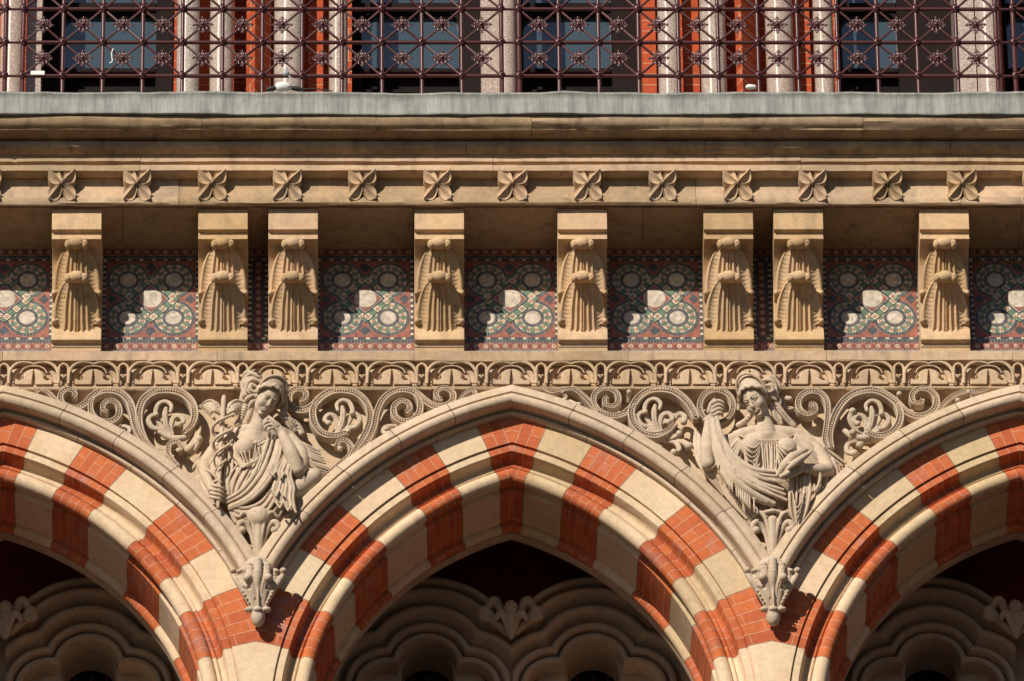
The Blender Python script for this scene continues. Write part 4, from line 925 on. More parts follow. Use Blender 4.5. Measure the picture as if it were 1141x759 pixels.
for u0, u1, lab in ((222, 235, 'narrow strip of brick between the two columns right of the leftmost big window'), (344, 360, 'narrow strip of brick between the floodlight column and the second window'), (716, 731, 'narrow strip of bright orange brick right of the third window'),
                    (762, 779, 'narrow strip of bright orange brick between the two columns right of the third window'), (887, 903, 'narrow strip of shaded brick left of the fourth window')):
    q = MB(); q.box(ux(u0, -.76), ux(u1, -.76), .76, 1.0, ZU0, ZU1); tag(q.obj('brick_pilaster', M_UPBRICK), lab, 'pilaster', 'brick strips between the columns')
def window(u0, u1, g0, g1, lab):
    x0, x1 = ux(u0, -1.1), ux(u1, -1.1); a, b = ux(g0, -1.13), ux(g1, -1.13); t = thing('sash_window', ((x0+x1)/2, .9, ZU0), lab, 'window', 'dark framed windows of the upper storey')
    zs = zl(81, -1.12); ztp = zl(16, -1.12); zt2 = zl(7, -1.12); m = MB()
    m.box(x0, a, 1.06, 1.16, ZU0, ZU1, bev=.008); m.box(b, x1, 1.06, 1.16, ZU0, ZU1, bev=.008)
    m.box(a, b, 1.07, 1.16, zs-.035, zs, bev=.006); m.box(a, b, 1.08, 1.16, ztp, zt2, bev=.006); m.box(a, b, 1.09, 1.16, zs-.17, zs-.14, bev=.006)
    m.box(x0-.01, x1+.01, .98, 1.08, ZU0, ZU0+.03, bev=.006)
    m.obj('frame', M_FRAME, t)
    for s, xa in ((1, a), (-1, b)):                     # rounded upper corners of the lower light
        m = MB(); R = .09; P = [(xa, ztp)]+[(xa+s*R*(1-math.cos(q_)), ztp-R*(1-math.sin(q_))) for q_ in np.linspace(0, math.pi/2, 9)][::1]
        V = [(x, 1.10, z) for x, z in P]+[(x, 1.16, z) for x, z in P]; k = len(P)
        m.add(V, [list(range(k))]+[(i, (i+1) % k, k+(i+1) % k, k+i) for i in range(k)]); m.obj('corner_bracket', M_FRAME, t)
    m = MB(); m.box(a, b, 1.145, 1.16, zs, ztp); m.obj('lower_pane', M_GLASS, t)
    m = MB(); m.box(a, b, 1.145, 1.16, zt2, ZU1); m.obj('upper_pane', M_GLASS, t)
    m = MB(); m.box(a, b, 1.10, 1.16, ZU0, zs-.17); m.box(a, b, 1.148, 1.16, zs-.14, zs-.035); m.obj('bottom_panel', M_FRAME, t)
window(46, 194, 70, 174, 'dark framed window at far left between the left edge column and the brick strips')
window(392, 536, 403, 511, 'dark framed window left of the middle column, second from the left')
window(577, 716, 583, 681, 'dark framed window right of the middle column')
window(932, 1066, 938, 1000, 'dark framed window in the right part, partly dark inside')
window(1118, 1250, 1122, 1230, 'dark framed window cut by the right edge of the picture')

# ================================================================ RAILING
CW, CH = .2278, zl(48, .50)-zl(85.3, .50); ZR0 = zl(84.8, .50); DR = .50
XR = float(at(25, 81, DR)[0])
def rosette_mb():
    m = MB(); m.ball((0, -.010, 0), .013, 10, .8); m.tube([(0, .004, 0), (0, -.008, 0)], [.022, .019], 14)
    for k in range(8):
        a = math.pi/4*k; c, s = math.cos(a), math.sin(a)
        if k % 2 == 0:
            L = .060; m.tube([(c*.012, 0, s*.012), (c*L*.8, 0, s*L*.8)], .0032, 6)
            m.tube([(c*L*.72, 0, s*L*.72), (c*L*.86, 0, s*L*.86), (c*L*1.02, 0, s*L*1.02)], [.002, .0065, .001], 6)
            for e in (-1, 1): m.tube([(c*L*.74, 0, s*L*.74), (c*L*.80-e*s*.008, 0, s*L*.80+e*c*.008), (c*L*.88-e*s*.010, 0, s*L*.88+e*c*.010)], [.003, .003, .001], 5)
        for e in (-1, 1):                           # paired C-scrolls
            n0 = .030; r = .0105; cc = np.array([c*n0-e*s*.012, 0, s*n0+e*c*.012]); ph = a+e*1.2
            P = [cc+r*(1-.0*t)*np.array([math.cos(ph+e*(t*4.6-2.6)), 0, math.sin(ph+e*(t*4.6-2.6))])*(1-.35*t) for t in np.linspace(0, 1, 10)]
            m.tube([np.array([c*.016, 0, s*.016])]+P, .0028, 5)
    return m
def node_mb():
    m = MB(); m.tube([(0, .0, 0), (0, -.010, 0), (0, -.016, 0)], [.022, .021, .013], 12); m.ball((0, -.017, 0), .010, 8, .8)
    m.tube([(0, 0, .020), (0, 0, .027)], [.014, .011], 8); m.tube([(0, 0, -.020), (0, 0, -.027)], [.014, .011], 8); return m
ROS = NOD = None
def railing(x0, n, lab, cells=3, bars=True):
    global ROS, NOD
    t = thing('balcony_railing', (x0+n*CW/2, -DR, ZTOP), lab, 'railing', 'maroon iron lattice railings')
    for j in range(cells+1):
        m = MB(); z = ZR0+j*CH; m.tube([(x0-.01, -DR, z), (x0+n*CW+.01, -DR, z)], .0115, 8); m.obj('rail', M_IRON, t, smooth=True, angle=60)
    for i in range(n+1):
        m = MB(); x = x0+i*CW; foot = i in (0, n)
        m.tube([(x, -DR, ZTOP-.005), (x, -DR, ZTOP+.02), (x, -DR, ZTOP+.03), (x, -DR, ZR0+cells*CH)], [.0112]*4 if not foot else [.022, .018, .0135, .0135], 8); m.obj('baluster', M_IRON, t, smooth=True, angle=60)
    for i in range(n):
        for j in range(cells):
            m = MB(); x, z = x0+i*CW, ZR0+j*CH
            m.tube([(x+.012, -DR-.001, z+.012), (x+CW-.012, -DR-.001, z+CH-.012)], .0078, 6); m.tube([(x+.012, -DR+.001, z+CH-.012), (x+CW-.012, -DR+.001, z+.012)], .0078, 6); m.obj('lattice_cross', M_IRON, t, smooth=True, angle=60)
            if ROS is None: ROS = rosette_mb().obj('rosette', M_IRON, None, smooth=True, angle=60); o = ROS
            else: o = ROS.copy(); S.collection.objects.link(o)
            o.parent = t; o.location = (x+CW/2-t.location.x, -.010, z+CH/2-ZTOP); o.rotation_euler = (0, RS.uniform(-.06, .06), 0); o.scale = (1.03, 1.0, 1.03)
    for i in range(n+1):
        for j in range(cells+1):
            if NOD is None: NOD = node_mb().obj('boss', M_IRON, None, smooth=True, angle=60); o = NOD
            else: o = NOD.copy(); S.collection.objects.link(o)
            o.parent = t; o.location = (x0+i*CW-t.location.x, -.008, ZR0+j*CH-ZTOP)
    return t
railing(XR, 12, 'maroon iron lattice railing panel with rosettes in the left half of the picture')
XR2 = XR+12*CW+.100
railing(XR2, 12, 'maroon iron lattice railing panel with rosettes in the right half of the picture')
railing(XR-.100-2*CW, 2, 'short visible end of the iron railing at the left edge of the picture')
railing(XR2+12*CW+.100, 2, 'short visible end of the iron railing at the right edge of the picture')
for xg, lab in ((XR-.1, 'iron link rods joining the railings near the left edge'), (XR+12*CW, 'iron link rods joining the two long railings in the middle'), (XR2+12*CW, 'iron link rods joining the railings near the right edge')):
    m = MB()
    for j in range(4): m.tube([(xg+.014, -DR, ZR0+j*CH), (xg+.086, -DR, ZR0+j*CH)], .0075, 8)
    tag(m.obj('link_rod', M_IRON, smooth=True, angle=60), lab, 'rod', 'rods linking the railings')
# ---- small things on the balcony
M_WHITE = paint('white_plastic', (.78, .78, .75), .4, .4, .08); M_BLK = paint('black_rubber', (.02, .02, .022), .5, .4, .2); M_GREY = paint('galvanised', (.35, .36, .37), .4, .5, .2)
def floodlight(u, v, lab, full=True):
    p = at(u, v, .60); t = thing('floodlight', (p[0], p[1], ZTOP), lab, 'light fitting'); x, y, z = p[0], p[1], ZTOP+.070
    m = MB(); m.tube([(x-(.045 if full else .028), y, z), (x-(.035 if full else .022), y, z+.004), (x-.012, y, z+.008), (x+.02, y, z+.006), (x+(.04 if full else .026), y, z)], [.016, .026, .030, .027, .014] if full else [.008, .014, .016, .014, .008], 14); m.obj('lamp_head', M_WHITE, t, smooth=True, angle=60)
    if full:
        for e, L in ((-1, .05), (1, .06)): 
            m = MB(); m.tube([(x+e*.045, y, z), (x+e*(.045+L*.5), y, z-.004), (x+e*(.045+L), y, z-.012)], [.013, .015, .010], 10); m.obj('bracket_arm', M_BLK, t, smooth=True, angle=60)
        m = MB(); m.tube(crom([(x+.03, y+.01, z+.02), (x+.055, y+.01, z+.06), (x+.03, y+.012, z+.09), (x+.008, y+.012, z+.12), (x+.02, y+.012, z+.15)], 6), .005, 6); m.obj('cable_loop', M_GREY, t, smooth=True, angle=60)
        m = MB(); m.ball((x+.01, y+.006, z+.11), .022, 12, .6); m.obj('socket', M_GREY, t, smooth=True, angle=60)
        m = MB(); m.tube(crom([(x+.10, y, z-.01), (x+.18, y, z-.005), (x+.28, y, z-.022)], 6), .004, 6); m.obj('supply_cable', M_BLK, t, smooth=True, angle=60)
    return t
floodlight(316, 97, 'small white floodlight with black arms and cable loop on the lead edge at left')
floodlight(837, 100, 'tiny white rounded light fitting on the balcony edge near the right angled brick pier', False)
p = at(42, 81, .52); m = MB(); m.box(p[0]-.040, p[0]+.040, -.520, -.5115, p[2]-.014, p[2]+.014, bev=.002); tag(m.obj('cable_tag', M_WHITE), 'small blank white plastic tag on the lowest rail at the far left', 'tag')
p = at(126, 60, .52); m = MB(); m.tube(crom([(p[0], -.515, p[2]+.04), (p[0]-.008, -.52, p[2]), (p[0]-.004, -.516, p[2]-.05), (p[0]-.02, -.512, p[2]-.06)], 4), .0035, 6); tag(m.obj('cable_tie', M_WHITE, smooth=True), 'white plastic tie hanging from the railing in front of the leftmost window', 'cable tie')
# ================================================================ RELIEF STATUES in the spandrels
def rotm(tilt, yaw, pitch):
    t, y, p = map(math.radians, (tilt, yaw, pitch))
    Ry = np.array([[math.cos(t), 0, math.sin(t)], [0, 1, 0], [-math.sin(t), 0, math.cos(t)]]); Rz = np.array([[math.cos(y), -math.sin(y), 0], [math.sin(y), math.cos(y), 0], [0, 0, 1]])
    Rx = np.array([[1, 0, 0], [0, math.cos(p), -math.sin(p)], [0, math.sin(p), math.cos(p)]]); return Ry@Rz@Rx
def C(v, pts, R, k=.004, n=5, sub=False, fy=1.0): v.chain(crom(Pp(pts), n) if len(pts) > 2 else Pp(pts), R, k, sub, fy)
def head(v, O, R, s):
    L = lambda *p: O+R@(np.array(p)*s)
    E = lambda p, r, k=.006, sub=False: v.ell(L(*p), np.array(r)*s, k, sub, R=R)
    K = lambda pts, r, k=.002, sub=False: v.chain([L(*p) for p in pts], np.array(r)*s if not np.isscalar(r) else r*s, k, sub)
    E((0, .015, .035), (.078, .092, .088)); E((0, -.022, -.010), (.064, .074, .088), .01); E((0, -.035, -.062), (.050, .057, .048), .014)
    E((0, -.078, -.098), (.021, .020, .018), .012)
    for e in (-1, 1):
        E((e*.034, -.066, -.036), (.026, .026, .030), .012)
        E((e*.032, -.101, .003), (.019, .014, .0110), .008, True)             # eye socket
        E((e*.031, -.0815, .0015), (.0165, .0125, .0105), .001)                # eyeball
        K([(e*.013, -.090, .003), (e*.022, -.0955, .0115), (e*.034, -.0945, .0125), (e*.048, -.084, .004)], [.0022, .0038, .0040, .003], .001)
        K([(e*.014, -.090, -.002), (e*.030, -.0925, -.009), (e*.047, -.084, -.001)], [.0018, .0026, .002], .001)
        K([(e*.008, -.094, .018), (e*.022, -.0975, .026), (e*.040, -.090, .026), (e*.053, -.076, .016)], [.0045, .0052, .0045, .003], .005)
        E((e*.0105, -.108, -.037), (.0075, .009, .007), .003); E((e*.006, -.112, -.045), (.003, .005, .004), .001, True)
        E((e*.071, .004, -.006), (.010, .018, .026), .003)
        K([(e*.0, -.1025, -.0635), (e*.010, -.103, -.0620), (e*.024, -.090, -.069)], [.0046, .0046, .0016], .003)
        K([(e*.0, -.101, -.0745), (e*.010, -.100, -.0745), (e*.021, -.089, -.0705)], [.0056, .0050, .0016], .003)
        K([(e*.0, -.108, -.069), (e*.012, -.105, -.0685), (e*.025, -.090, -.0695)], [.0007, .0008, .0009], .001, True)
    K([(0, -.092, .022), (0, -.100, -.004), (0, -.112, -.030), (0, -.111, -.036)], [.0085, .0080, .0100, .0105], .005)
    E((0, -.088, -.086), (.016, .006, .005), .004, True)
def hairlocks(v, O, R, s, rows, n=4, span=1.0, r=.0095, y0=-.02, zc=.035, seed=1):
    """wavy strands swept from the parting round to the ears"""
    g = np.random.RandomState(seed)
    for e in (-1, 1):
        for i in range(rows):
            f = i/max(1, rows-1); P = []
            for t in np.linspace(0, 1, 18):
                a = t*1.75*span; wv = .0052*math.sin(t*17+i*1.3+e)
                ra = .088+.004*math.sin(t*11+i); z = zc+(.062+.040*f+wv)*math.cos(a)-.012*t; x = e*(ra-.006*f)*math.sin(a); y = -.078*(1-f*.55)*math.cos(a*.55)+f*.02+wv*.6+t*.02
                P.append(O+R@(np.array((x, y, z))*s))
            v.chain(P, [r*s*.9, r*s*1.2, r*s], .0015)
def ringlet(v, pts, r, turns=7):
    P = crom(Pp(pts), 10); v.chain(P, r, .002)
    L = np.linspace(0, 1, len(P)); 
    for k in range(turns*2):
        i = int((k+.5)/(turns*2)*(len(P)-1)); p = P[i]; v.chain([p+[-r*1.1, -r*.55, r*.5], p+[0, -r*1.12, 0], p+[r*1.1, -r*.55, -r*.5]], r*.20, .001, True)
def bounds(u0, u1, v0, v1, dmax, h): a = at(u0, v1, dmax*.75); b = at(u1, v0, 0.0); return Vol((a[0], -dmax, a[2]-.02), (b[0], .04, b[2]+.04), h)
VH = .0032
def statue_one():
    t = thing('relief_statue', at(292, 500, 0), 'carved stone woman resting chin on hand with a winged staff, in the left spandrel', 'statue', 'half-length relief statues in the spandrels')
    O = at(296.5, 445.5, .150); R = rotm(20, 33, 27); s = .87
    v = bounds(212, 375, 412, 592, .36, VH); head(v, O, R, s)
    C(v, [(292, 458, .13), (289, 470, .115), (286, 484, .09)], [.040, .039, .058], .012)
    C(v, [(258, 487, .05), (272, 481, .075), (290, 480, .08), (312, 483, .075), (322, 488, .05)], [.034, .040, .042, .042, .034], .012)
    v.ell(at(286, 491, .075), (.115, .062, .075), .01)
    # arm raised to the chin
    C(v, [(321, 487, .05), (333, 503, .07), (335, 518, .11), (331, 524, .15)], [.040, .046, .046, .044], .008)
    C(v, [(331, 524, .155), (325, 506, .185), (318, 491, .195), (313.5, 481.5, .195)], [.043, .043, .032, .0235], .004)
    C(v, [(313.5, 481, .196), (307, 474.5, .205), (303, 472, .205)], [.024, .026, .023], .006)
    for k, (a, b, c, d) in enumerate((((304, 467.5, .212), (298.5, 466.5, .220), (294.5, 469.5, .217), (295, 473.5, .205)), ((303.5, 470.5, .218), (297, 470, .226), (293.6, 473.5, .220), (295.5, 477, .207)),
                                  ((304, 473.8, .216), (298, 474, .224), (295, 477.3, .217), (297.5, 480, .205)), ((306, 477, .208), (301, 477.6, .214), (298.6, 480.3, .208), (301, 482.5, .20)))):
        C(v, [a, b, c, d], [.0105-.0006*k, .0098-.0006*k, .0088-.0004*k, .0078], .0012, 4)
    C(v, [(309, 474.5, .222), (304, 468.5, .232), (299.5, 464.5, .226)], [.012, .0105, .0085], .0015, 4)
    # arm holding the staff
    C(v, [(255, 489, .05), (238, 504, .05), (227, 522, .06)], [.040, .042, .038], .01)
    C(v, [(227, 522, .07), (231, 535, .10), (235, 542, .125)], [.036, .030, .0235], .006)
    v.ell(at(236.5, 544, .135), (.030, .022, .034), .006)
    for k in range(4): y = 540.5+k*4.4; C(v, [(236-k*.5, y, .152), (241-k*.5, y+1.2, .168), (246.5-k*.6, y+3.0, .162), (249-k*.7, y+4.0, .146)], [.0100, .0100, .0090, .0080], .001, 4)
    C(v, [(236, 539.5, .150), (241, 536, .163), (246, 537.5, .160)], [.0110, .0100, .0085], .0015, 4)
    v.obj('body', M_CARVE, t)
    # hair
    h = bounds(258, 342, 410, 492, .34, VH); L = lambda *p: O+R@(np.array(p)*s)
    h.ell(L(0, .03, .045), (.086*s, .088*s, .086*s), .004, R=R); hairlocks(h, O, R, s, 4, seed=2)
    h.ell(L(0, -.005, .105), np.array((.080, .042, .066))*s, .004, R=R)                      # coronet
    P = [L(.092*math.cos(a), -.012-.022*math.sin(a), .075+.098*math.sin(a)) for a in np.linspace(-.1, math.pi+.1, 16)]; h.chain(P, .0078, .001)
    P = [L(.074*math.cos(a), -.036-.012*math.sin(a), .078+.078*math.sin(a)) for a in np.linspace(0, math.pi, 14)]; h.chain(P, .0022, .001, True)
    for (u, v_, d, r) in ((277, 427, .125, .040), (283, 421, .13, .030), (275, 438, .11, .036), (281, 434, .14, .030)): h.ell(at(u, v_, d), (r, r*.9, r*1.15), .012)
    for pts in (((290, 425, .17), (282, 423, .175), (276, 427, .165), (275, 434, .155), (279, 438, .16)), ((288, 420, .15), (279, 417, .155), (272, 423, .14), (270, 432, .13), (273, 440, .13)), ((286, 431, .175), (280, 429, .18), (279, 434, .175), (283, 437, .17)),
                ((284, 440, .16), (277, 443, .155), (273, 449, .13), (275, 456, .12)), ((272, 436, .12), (269, 444, .11), (271, 452, .10)), ((285, 446, .145), (280, 449, .14), (277, 456, .125)), ((282, 416, .14), (275, 415, .13), (270, 420, .11))):
        C(h, pts, [.009, .013, .012, .008], .0015)
    ringlet(h, [(275, 448, .12), (272, 458, .11), (269, 467, .09), (265, 473, .08)], .021, 5); ringlet(h, [(281, 450, .12), (278, 462, .11), (274, 472, .09)], .017, 5)
    ringlet(h, [(314, 436, .11), (317, 448, .10), (316, 460, .09), (321, 467, .08), (331, 474, .06), (336, 483, .05)], .020, 9); ringlet(h, [(313, 462, .10), (322, 473, .09), (328, 480, .07)], .016, 5)
    h.obj('hair', M_CARVE, t)
    # drapery
    r = bounds(212, 375, 470, 592, .36, VH)
    r.ell(at(287, 507, .045), (.140, .090, .130), .01); r.ell(at(281, 535, .045), (.125, .092, .13), .02); r.ell(at(293, 562, .03), (.17, .085, .13), .02); r.ell(at(292, 582, .01), (.10, .06, .10), .02)
    r.ell(at(273, 500, .115), (.060, .056, .066), .012); r.ell(at(303, 502, .105), (.058, .055, .066), .014)
    C(r, [(298, 560, .07), (325, 548, .09), (349, 532, .095)], [.070, .062, .045], .01); C(r, [(350, 531, .09), (340, 552, .06), (330, 572, .03)], [.046, .048, .04], .006)
    F = lambda A, B, n, rr, k=.002, jit=.18, fy=1.0: r.folds(Pp(A), Pp(B), n, rr, k, jit=jit, fy=fy, alt=.006)
    # belly pleats
    F([(264, 518, .135), (256, 531, .135), (254, 545, .115), (257, 556, .09)], [(291, 519, .14), (283, 533, .145), (273, 546, .13), (266, 558, .10)], 8, [.006, .009, .008])
    F([(259, 489, .115), (262, 503, .14), (268, 513, .145)], [(256, 505, .10), (261, 514, .12), (270, 520, .135)], 4, [.005, .007, .006])
    for k in range(5): C(r, [(260+k*1.5, 508+k*2.6, .125), (271, 516+k*1.2, .155), (281, 515.5, .160), (291-k, 507+k*2.4, .150)], [.004, .0055, .004], .0015)
    for k in range(0): C(r, [(262+k*3, 487+k*.8, .125), (275+k*1.5, 491+k*3.0, .158-.003*k), (289-k, 485+k*3.5, .135)], [.003, .0042, .003], .0015)
    F([(261, 486, .10), (262, 500, .150), (270, 514, .150)], [(292, 489, .13), (289, 503, .155), (284, 515, .155)], 6, [.003, .0042, .004], .002)
    C(r, [(259, 484, .10), (270, 490, .135), (284, 494, .150), (298, 487, .15)], .0045, .001)
    # long sash from the throat to the lower left
    F([(299, 484, .155), (293, 503, .180), (284, 525, .185), (268, 546, .155), (250, 557, .11)], [(316, 487, .165), (312, 510, .19), (302, 534, .19), (282, 556, .16), (256, 568, .10)], 6, [.007, .012, .015, .012, .008], .003, .5)
    F([(252, 557, .105), (270, 566, .12), (290, 560, .14), (302, 545, .16)], [(256, 572, .08), (275, 578, .09), (295, 572, .11), (308, 555, .15)], 5, [.008, .012, .010])
    for k in range(4): C(r, [(292+k*4.5, 486, .172), (287+k*5, 508, .198), (279+k*5, 530, .200), (262+k*5.5, 549+k*3, .165)], [.001, .0032, .0036, .002], .001, sub=True)
    # bundle of cloth under the elbow with zigzag hems
    F([(317, 500, .15), (308, 512, .18), (301, 523, .205), (307, 533, .19), (304, 546, .20), (309, 559, .185)], [(322, 500, .15), (326, 518, .185), (324, 530, .18), (328, 544, .185), (327, 556, .17), (329, 569, .165)], 8, [.005, .009, .011, .009, .011, .010], .0008, .2)
    for P in (((299, 523, .215), (304, 530, .222), (308, 524, .212), (313, 533, .214), (317, 527, .205)), ((303, 546, .210), (308, 553, .212), (311, 545, .205), (316, 553, .205)), ((307, 559, .205), (312, 566, .205), (316, 558, .198), (321, 569, .198), (325, 562, .190), (330, 571, .185))): r.chain(Pp(P), .0065, .001)
    for u, v_, d in () and ((303, 524, .225), (306, 546, .222), (311, 560, .215), (316, 546, .222), (320, 566, .205), (314, 533, .225), (327, 568, .19)): r.ell(at(u, v_, d), (.0105, .018, .012), .001, True)
    F([(324, 505, .15), (331, 522, .15), (333, 538, .14), (329, 552, .14)], [(330, 520, .16), (338, 530, .15), (338, 540, .13), (332, 548, .12)], 3, [.006, .010, .008])
    F([(312, 560, .12), (303, 572, .10), (294, 590, .06)], [(338, 556, .08), (324, 570, .07), (308, 590, .04)], 5, [.009, .013, .010]); F([(256, 572, .08), (262, 582, .06), (272, 590, .04)], [(300, 562, .12), (290, 575, .10), (284, 590, .06)], 5, [.009, .013, .010])
    # cloak over the staff arm
    F([(253, 487, .095), (240, 497, .085), (225, 511, .06), (214, 523, .03)], [(258, 494, .10), (249, 514, .10), (243, 530, .10), (246, 548, .09)], 6, [.008, .014, .012])
    F([(222, 516, .055), (219, 530, .06), (224, 545, .07), (233, 558, .07)], [(231, 522, .085), (226, 532, .09), (230, 547, .105), (238, 560, .10)], 4, [.009, .011, .009]); C(r, [(224, 527, .10), (231, 524, .12), (240, 531, .13), (243, 540, .12)], [.006, .009, .006], .002)
    F([(250, 500, .10), (252, 520, .11), (249, 540, .11), (250, 560, .09)], [(258, 500, .11), (259, 520, .12), (255, 540, .12), (255, 562, .09)], 3, [.007, .010, .009])
    # cloak ends flying to the right
    F([(328, 490, .08), (342, 497, .075), (356, 503, .06)], [(336, 512, .12), (352, 522, .10), (368, 527, .07)], 8, [.013, .011, .006], .001); F([(338, 520, .13), (350, 524, .11), (362, 530, .07)], [(334, 532, .12), (345, 532, .11), (360, 534, .07)], 4, [.010, .009, .006])
    r.obj('robe', M_CARVE, t)
    # winged staff with two snakes
    m = MB(); m.tube(Pp([(249.6, 441, .155), (249.3, 446, .155), (249, 452, .155)]), [.010, .0155, .0135], 12); m.tube(Pp([(249, 451, .155), (246, 500, .155), (243.2, 560, .155), (242.8, 566, .15)]), [.0135, .0125, .012, .006], 12); m.obj('staff', M_CARVE, t, smooth=True, angle=60)
    for e, ph in ((1, 0), (-1, math.pi)):
        P = []; 
        for q_ in np.linspace(0, 1, 60):
            v_ = 464+q_*62; A = 7.5*(1-q_)+5.0; a = ph+q_*math.pi*3.6+.5; P.append(at(248.5-q_*4.5+A*math.cos(a), v_-3*math.sin(a), .150+.036*math.sin(a)))
        m = MB(); m.tube(P, np.interp(np.linspace(0, 1, 60), [0, .1, .6, 1], [.006, .0105, .0095, .004]), 9); m.ball(P[0], .012, 10); m.obj('snake', M_CARVE, t, smooth=True, angle=60)
    wv = bounds(216, 280, 436, 472, .22, .0028)
    for e in (-1, 1):
        x0 = 249.2
        for k in range(8):
            f = k/7; C(wv, [(x0+e*3, 455+f*7, .135), (x0+e*(9+1*f), 451-2*(1-f)+f*7, .142+.01*f), (x0+e*(18-5*f), 448.5+f*10, .13+.01*f), (x0+e*(28-13*f), 453+f*11, .10+.02*f)], [.009, .011, .009, .0035], .0006)
        C(wv, [(x0+e*2, 461, .14), (x0+e*7, 452, .15), (x0+e*13, 446.5, .15), (x0+e*20, 447.5, .135), (x0+e*26, 452.5, .11)], [.008, .009, .008, .006, .003], .001)
        for k in range(9): C(wv, [(x0+e*(6+k*2), 449.5+k*.3, .155), (x0+e*(7.6+k*2.1), 457+k*.5, .150)], [.0022, .0028], .0006, sub=True)
    wv.obj('wings', M_CARVE, t)
statue_one()
def statue_two():
    t = thing('relief_statue', at(856, 500, 0), 'carved stone woman in a veil raising a fringed cloth with one hand and holding shells in the other, in the right spandrel', 'statue', 'half-length relief statues in the spandrels')
    t['label'] = 'carved stone woman with raised hand holding up a fringed cloth, in the right spandrel'
    O = at(842.5, 446, .155); R = rotm(-15, -38, 27); s = .885
    v = bounds(768, 950, 410, 592, .36, VH); head(v, O, R, s)
    C(v, [(848, 458, .13), (852, 470, .115), (854, 486, .09)], [.042, .041, .062], .012)
    C(v, [(814, 490, .05), (832, 484, .075), (855, 482, .08), (880, 484, .075), (897, 488, .05)], [.036, .042, .045, .043, .036], .012); v.ell(at(855, 493, .07), (.15, .065, .07), .01)
    C(v, [(812, 492, .05), (800, 508, .08), (790, 518, .12)], [.040, .045, .042], .008); C(v, [(789, 517, .135), (788, 500, .150), (789, 482, .150), (790.5, 467, .145)], [.040, .0415, .032, .0235], .004)
    v.chain(Pp([(787, 468, .152), (794.5, 468, .155)]), .018, .004)
    v.ell(at(793.5, 458, .150), (.031, .022, .038), .006)
    for k in range(4): C(v, [(793+k*1.0, 450.5+k*4.0, .168), (799.5+k*.6, 446.5+k*4.4, .182), (805.5-k*.4, 448.5+k*4.2, .176), (807-k*.8, 452.5+k*3.6, .160)], [.0105, .0100, .0090, .0078], .001, 4)
    C(v, [(789.5, 459, .160), (791.5, 451, .172), (796, 445, .172)], [.0115, .0105, .0085], .0015, 4)
    # arm holding the shells
    C(v, [(897, 490, .05), (912, 506, .06), (922, 522, .08)], [.042, .045, .042], .008); C(v, [(921, 524, .10), (911, 524, .14), (899, 522, .175), (893, 522, .185)], [.042, .038, .028, .0235], .004)
    v.ell(at(888, 523.5, .200), (.034, .020, .028), .006)
    for k, (dy, L_) in enumerate(((-1.5, 17), (2.0, 19.5), (5.4, 18), (8.4, 14.5))): C(v, [(888, 521+dy*.8, .208-.003*k), (882, 522.5+dy, .222-.004*k), (887-L_*.72, 524+dy, .226-.004*k), (887-L_, 524+dy*1.05, .222-.004*k)], [.0110, .0104, .0094, .0075], .001, 4)
    C(v, [(893, 519, .21), (886, 515.5, .235), (878, 516.5, .245)], [.0120, .0108, .0085], .0015, 4)
    v.obj('body', M_CARVE, t)
    w_ = bounds(858, 915, 492, 545, .36, .003)
    C(w_, [(866, 530, .215), (873, 520, .225), (882, 511, .22), (893, 504, .21), (900, 501, .20)], [.012, .025, .030, .020, .007], .002)
    C(w_, [(876, 524, .245), (886, 516, .250), (896, 509, .240), (905, 503, .225)], [.010, .021, .018, .005], .002); C(w_, [(871, 531, .235), (878, 527, .245)], [.016, .014], .002)
    for k in range(5): p = at(876+k*5.5, 516-k*3.1, .225); w_.chain([p+[-.018, -.024, .020], p+[0, -.034, 0], p+[.018, -.024, -.016]], .0022, .001, True)
    w_.obj('held_shells', M_CARVE, t)
    h = bounds(815, 892, 408, 482, .34, VH); L = lambda *p: O+R@(np.array(p)*s)
    h.ell(L(0, .03, .045), (.088*s, .090*s, .088*s), .004, R=R); hairlocks(h, O, R, s, 5, seed=5, r=.0102)
    h.ell(L(.0, .035, .095), np.array((.086, .055, .085))*s, .004, R=R)
    P = [L(.092*math.cos(a)+.004, .006-.016*math.sin(a), .060+.126*math.sin(a)) for a in np.linspace(-.15, math.pi+.15, 18)]; h.chain(P, .0082, .001)
    P = [L(.078*math.cos(a)+.004, -.012-.012*math.sin(a), .062+.104*math.sin(a)) for a in np.linspace(.1, math.pi-.1, 14)]; h.chain(P, .0028, .001, True)
    for (u, v_, d, r) in ((860, 430, .14, .034), (862, 439, .13, .032), (856, 424, .14, .028)): h.ell(at(u, v_, d), (r, r*.9, r*1.15), .012)
    for pts in (((850, 424, .17), (858, 424, .17), (864, 430, .155), (864, 438, .145), (859, 440, .155)), ((852, 420, .15), (861, 421, .14), (868, 428, .125), (868, 437, .115)), ((853, 430, .18), (859, 430, .178), (861, 435, .17), (857, 437, .172)),
                ((855, 442, .15), (862, 444, .14), (866, 450, .125)), ((866, 440, .12), (869, 448, .11), (868, 455, .10))):
        C(h, pts, [.009, .0125, .012, .008], .0015)
    ringlet(h, [(863, 448, .12), (869, 457, .11), (876, 466, .09), (884, 474, .07)], .019, 7); ringlet(h, [(860, 452, .13), (863, 463, .12), (870, 472, .10)], .015, 5); ringlet(h, [(836, 463, .10), (831, 469, .09), (823, 474, .07)], .017, 4)
    ringlet(h, [(824, 448, .13), (823, 456, .11)], .012, 3)
    h.obj('hair', M_CARVE, t)
    r = bounds(768, 950, 470, 592, .36, VH); F = lambda A, B, n, rr, k=.002, jit=.18, fy=1.0: r.folds(Pp(A), Pp(B), n, rr, k, jit=jit, fy=fy, alt=.006)
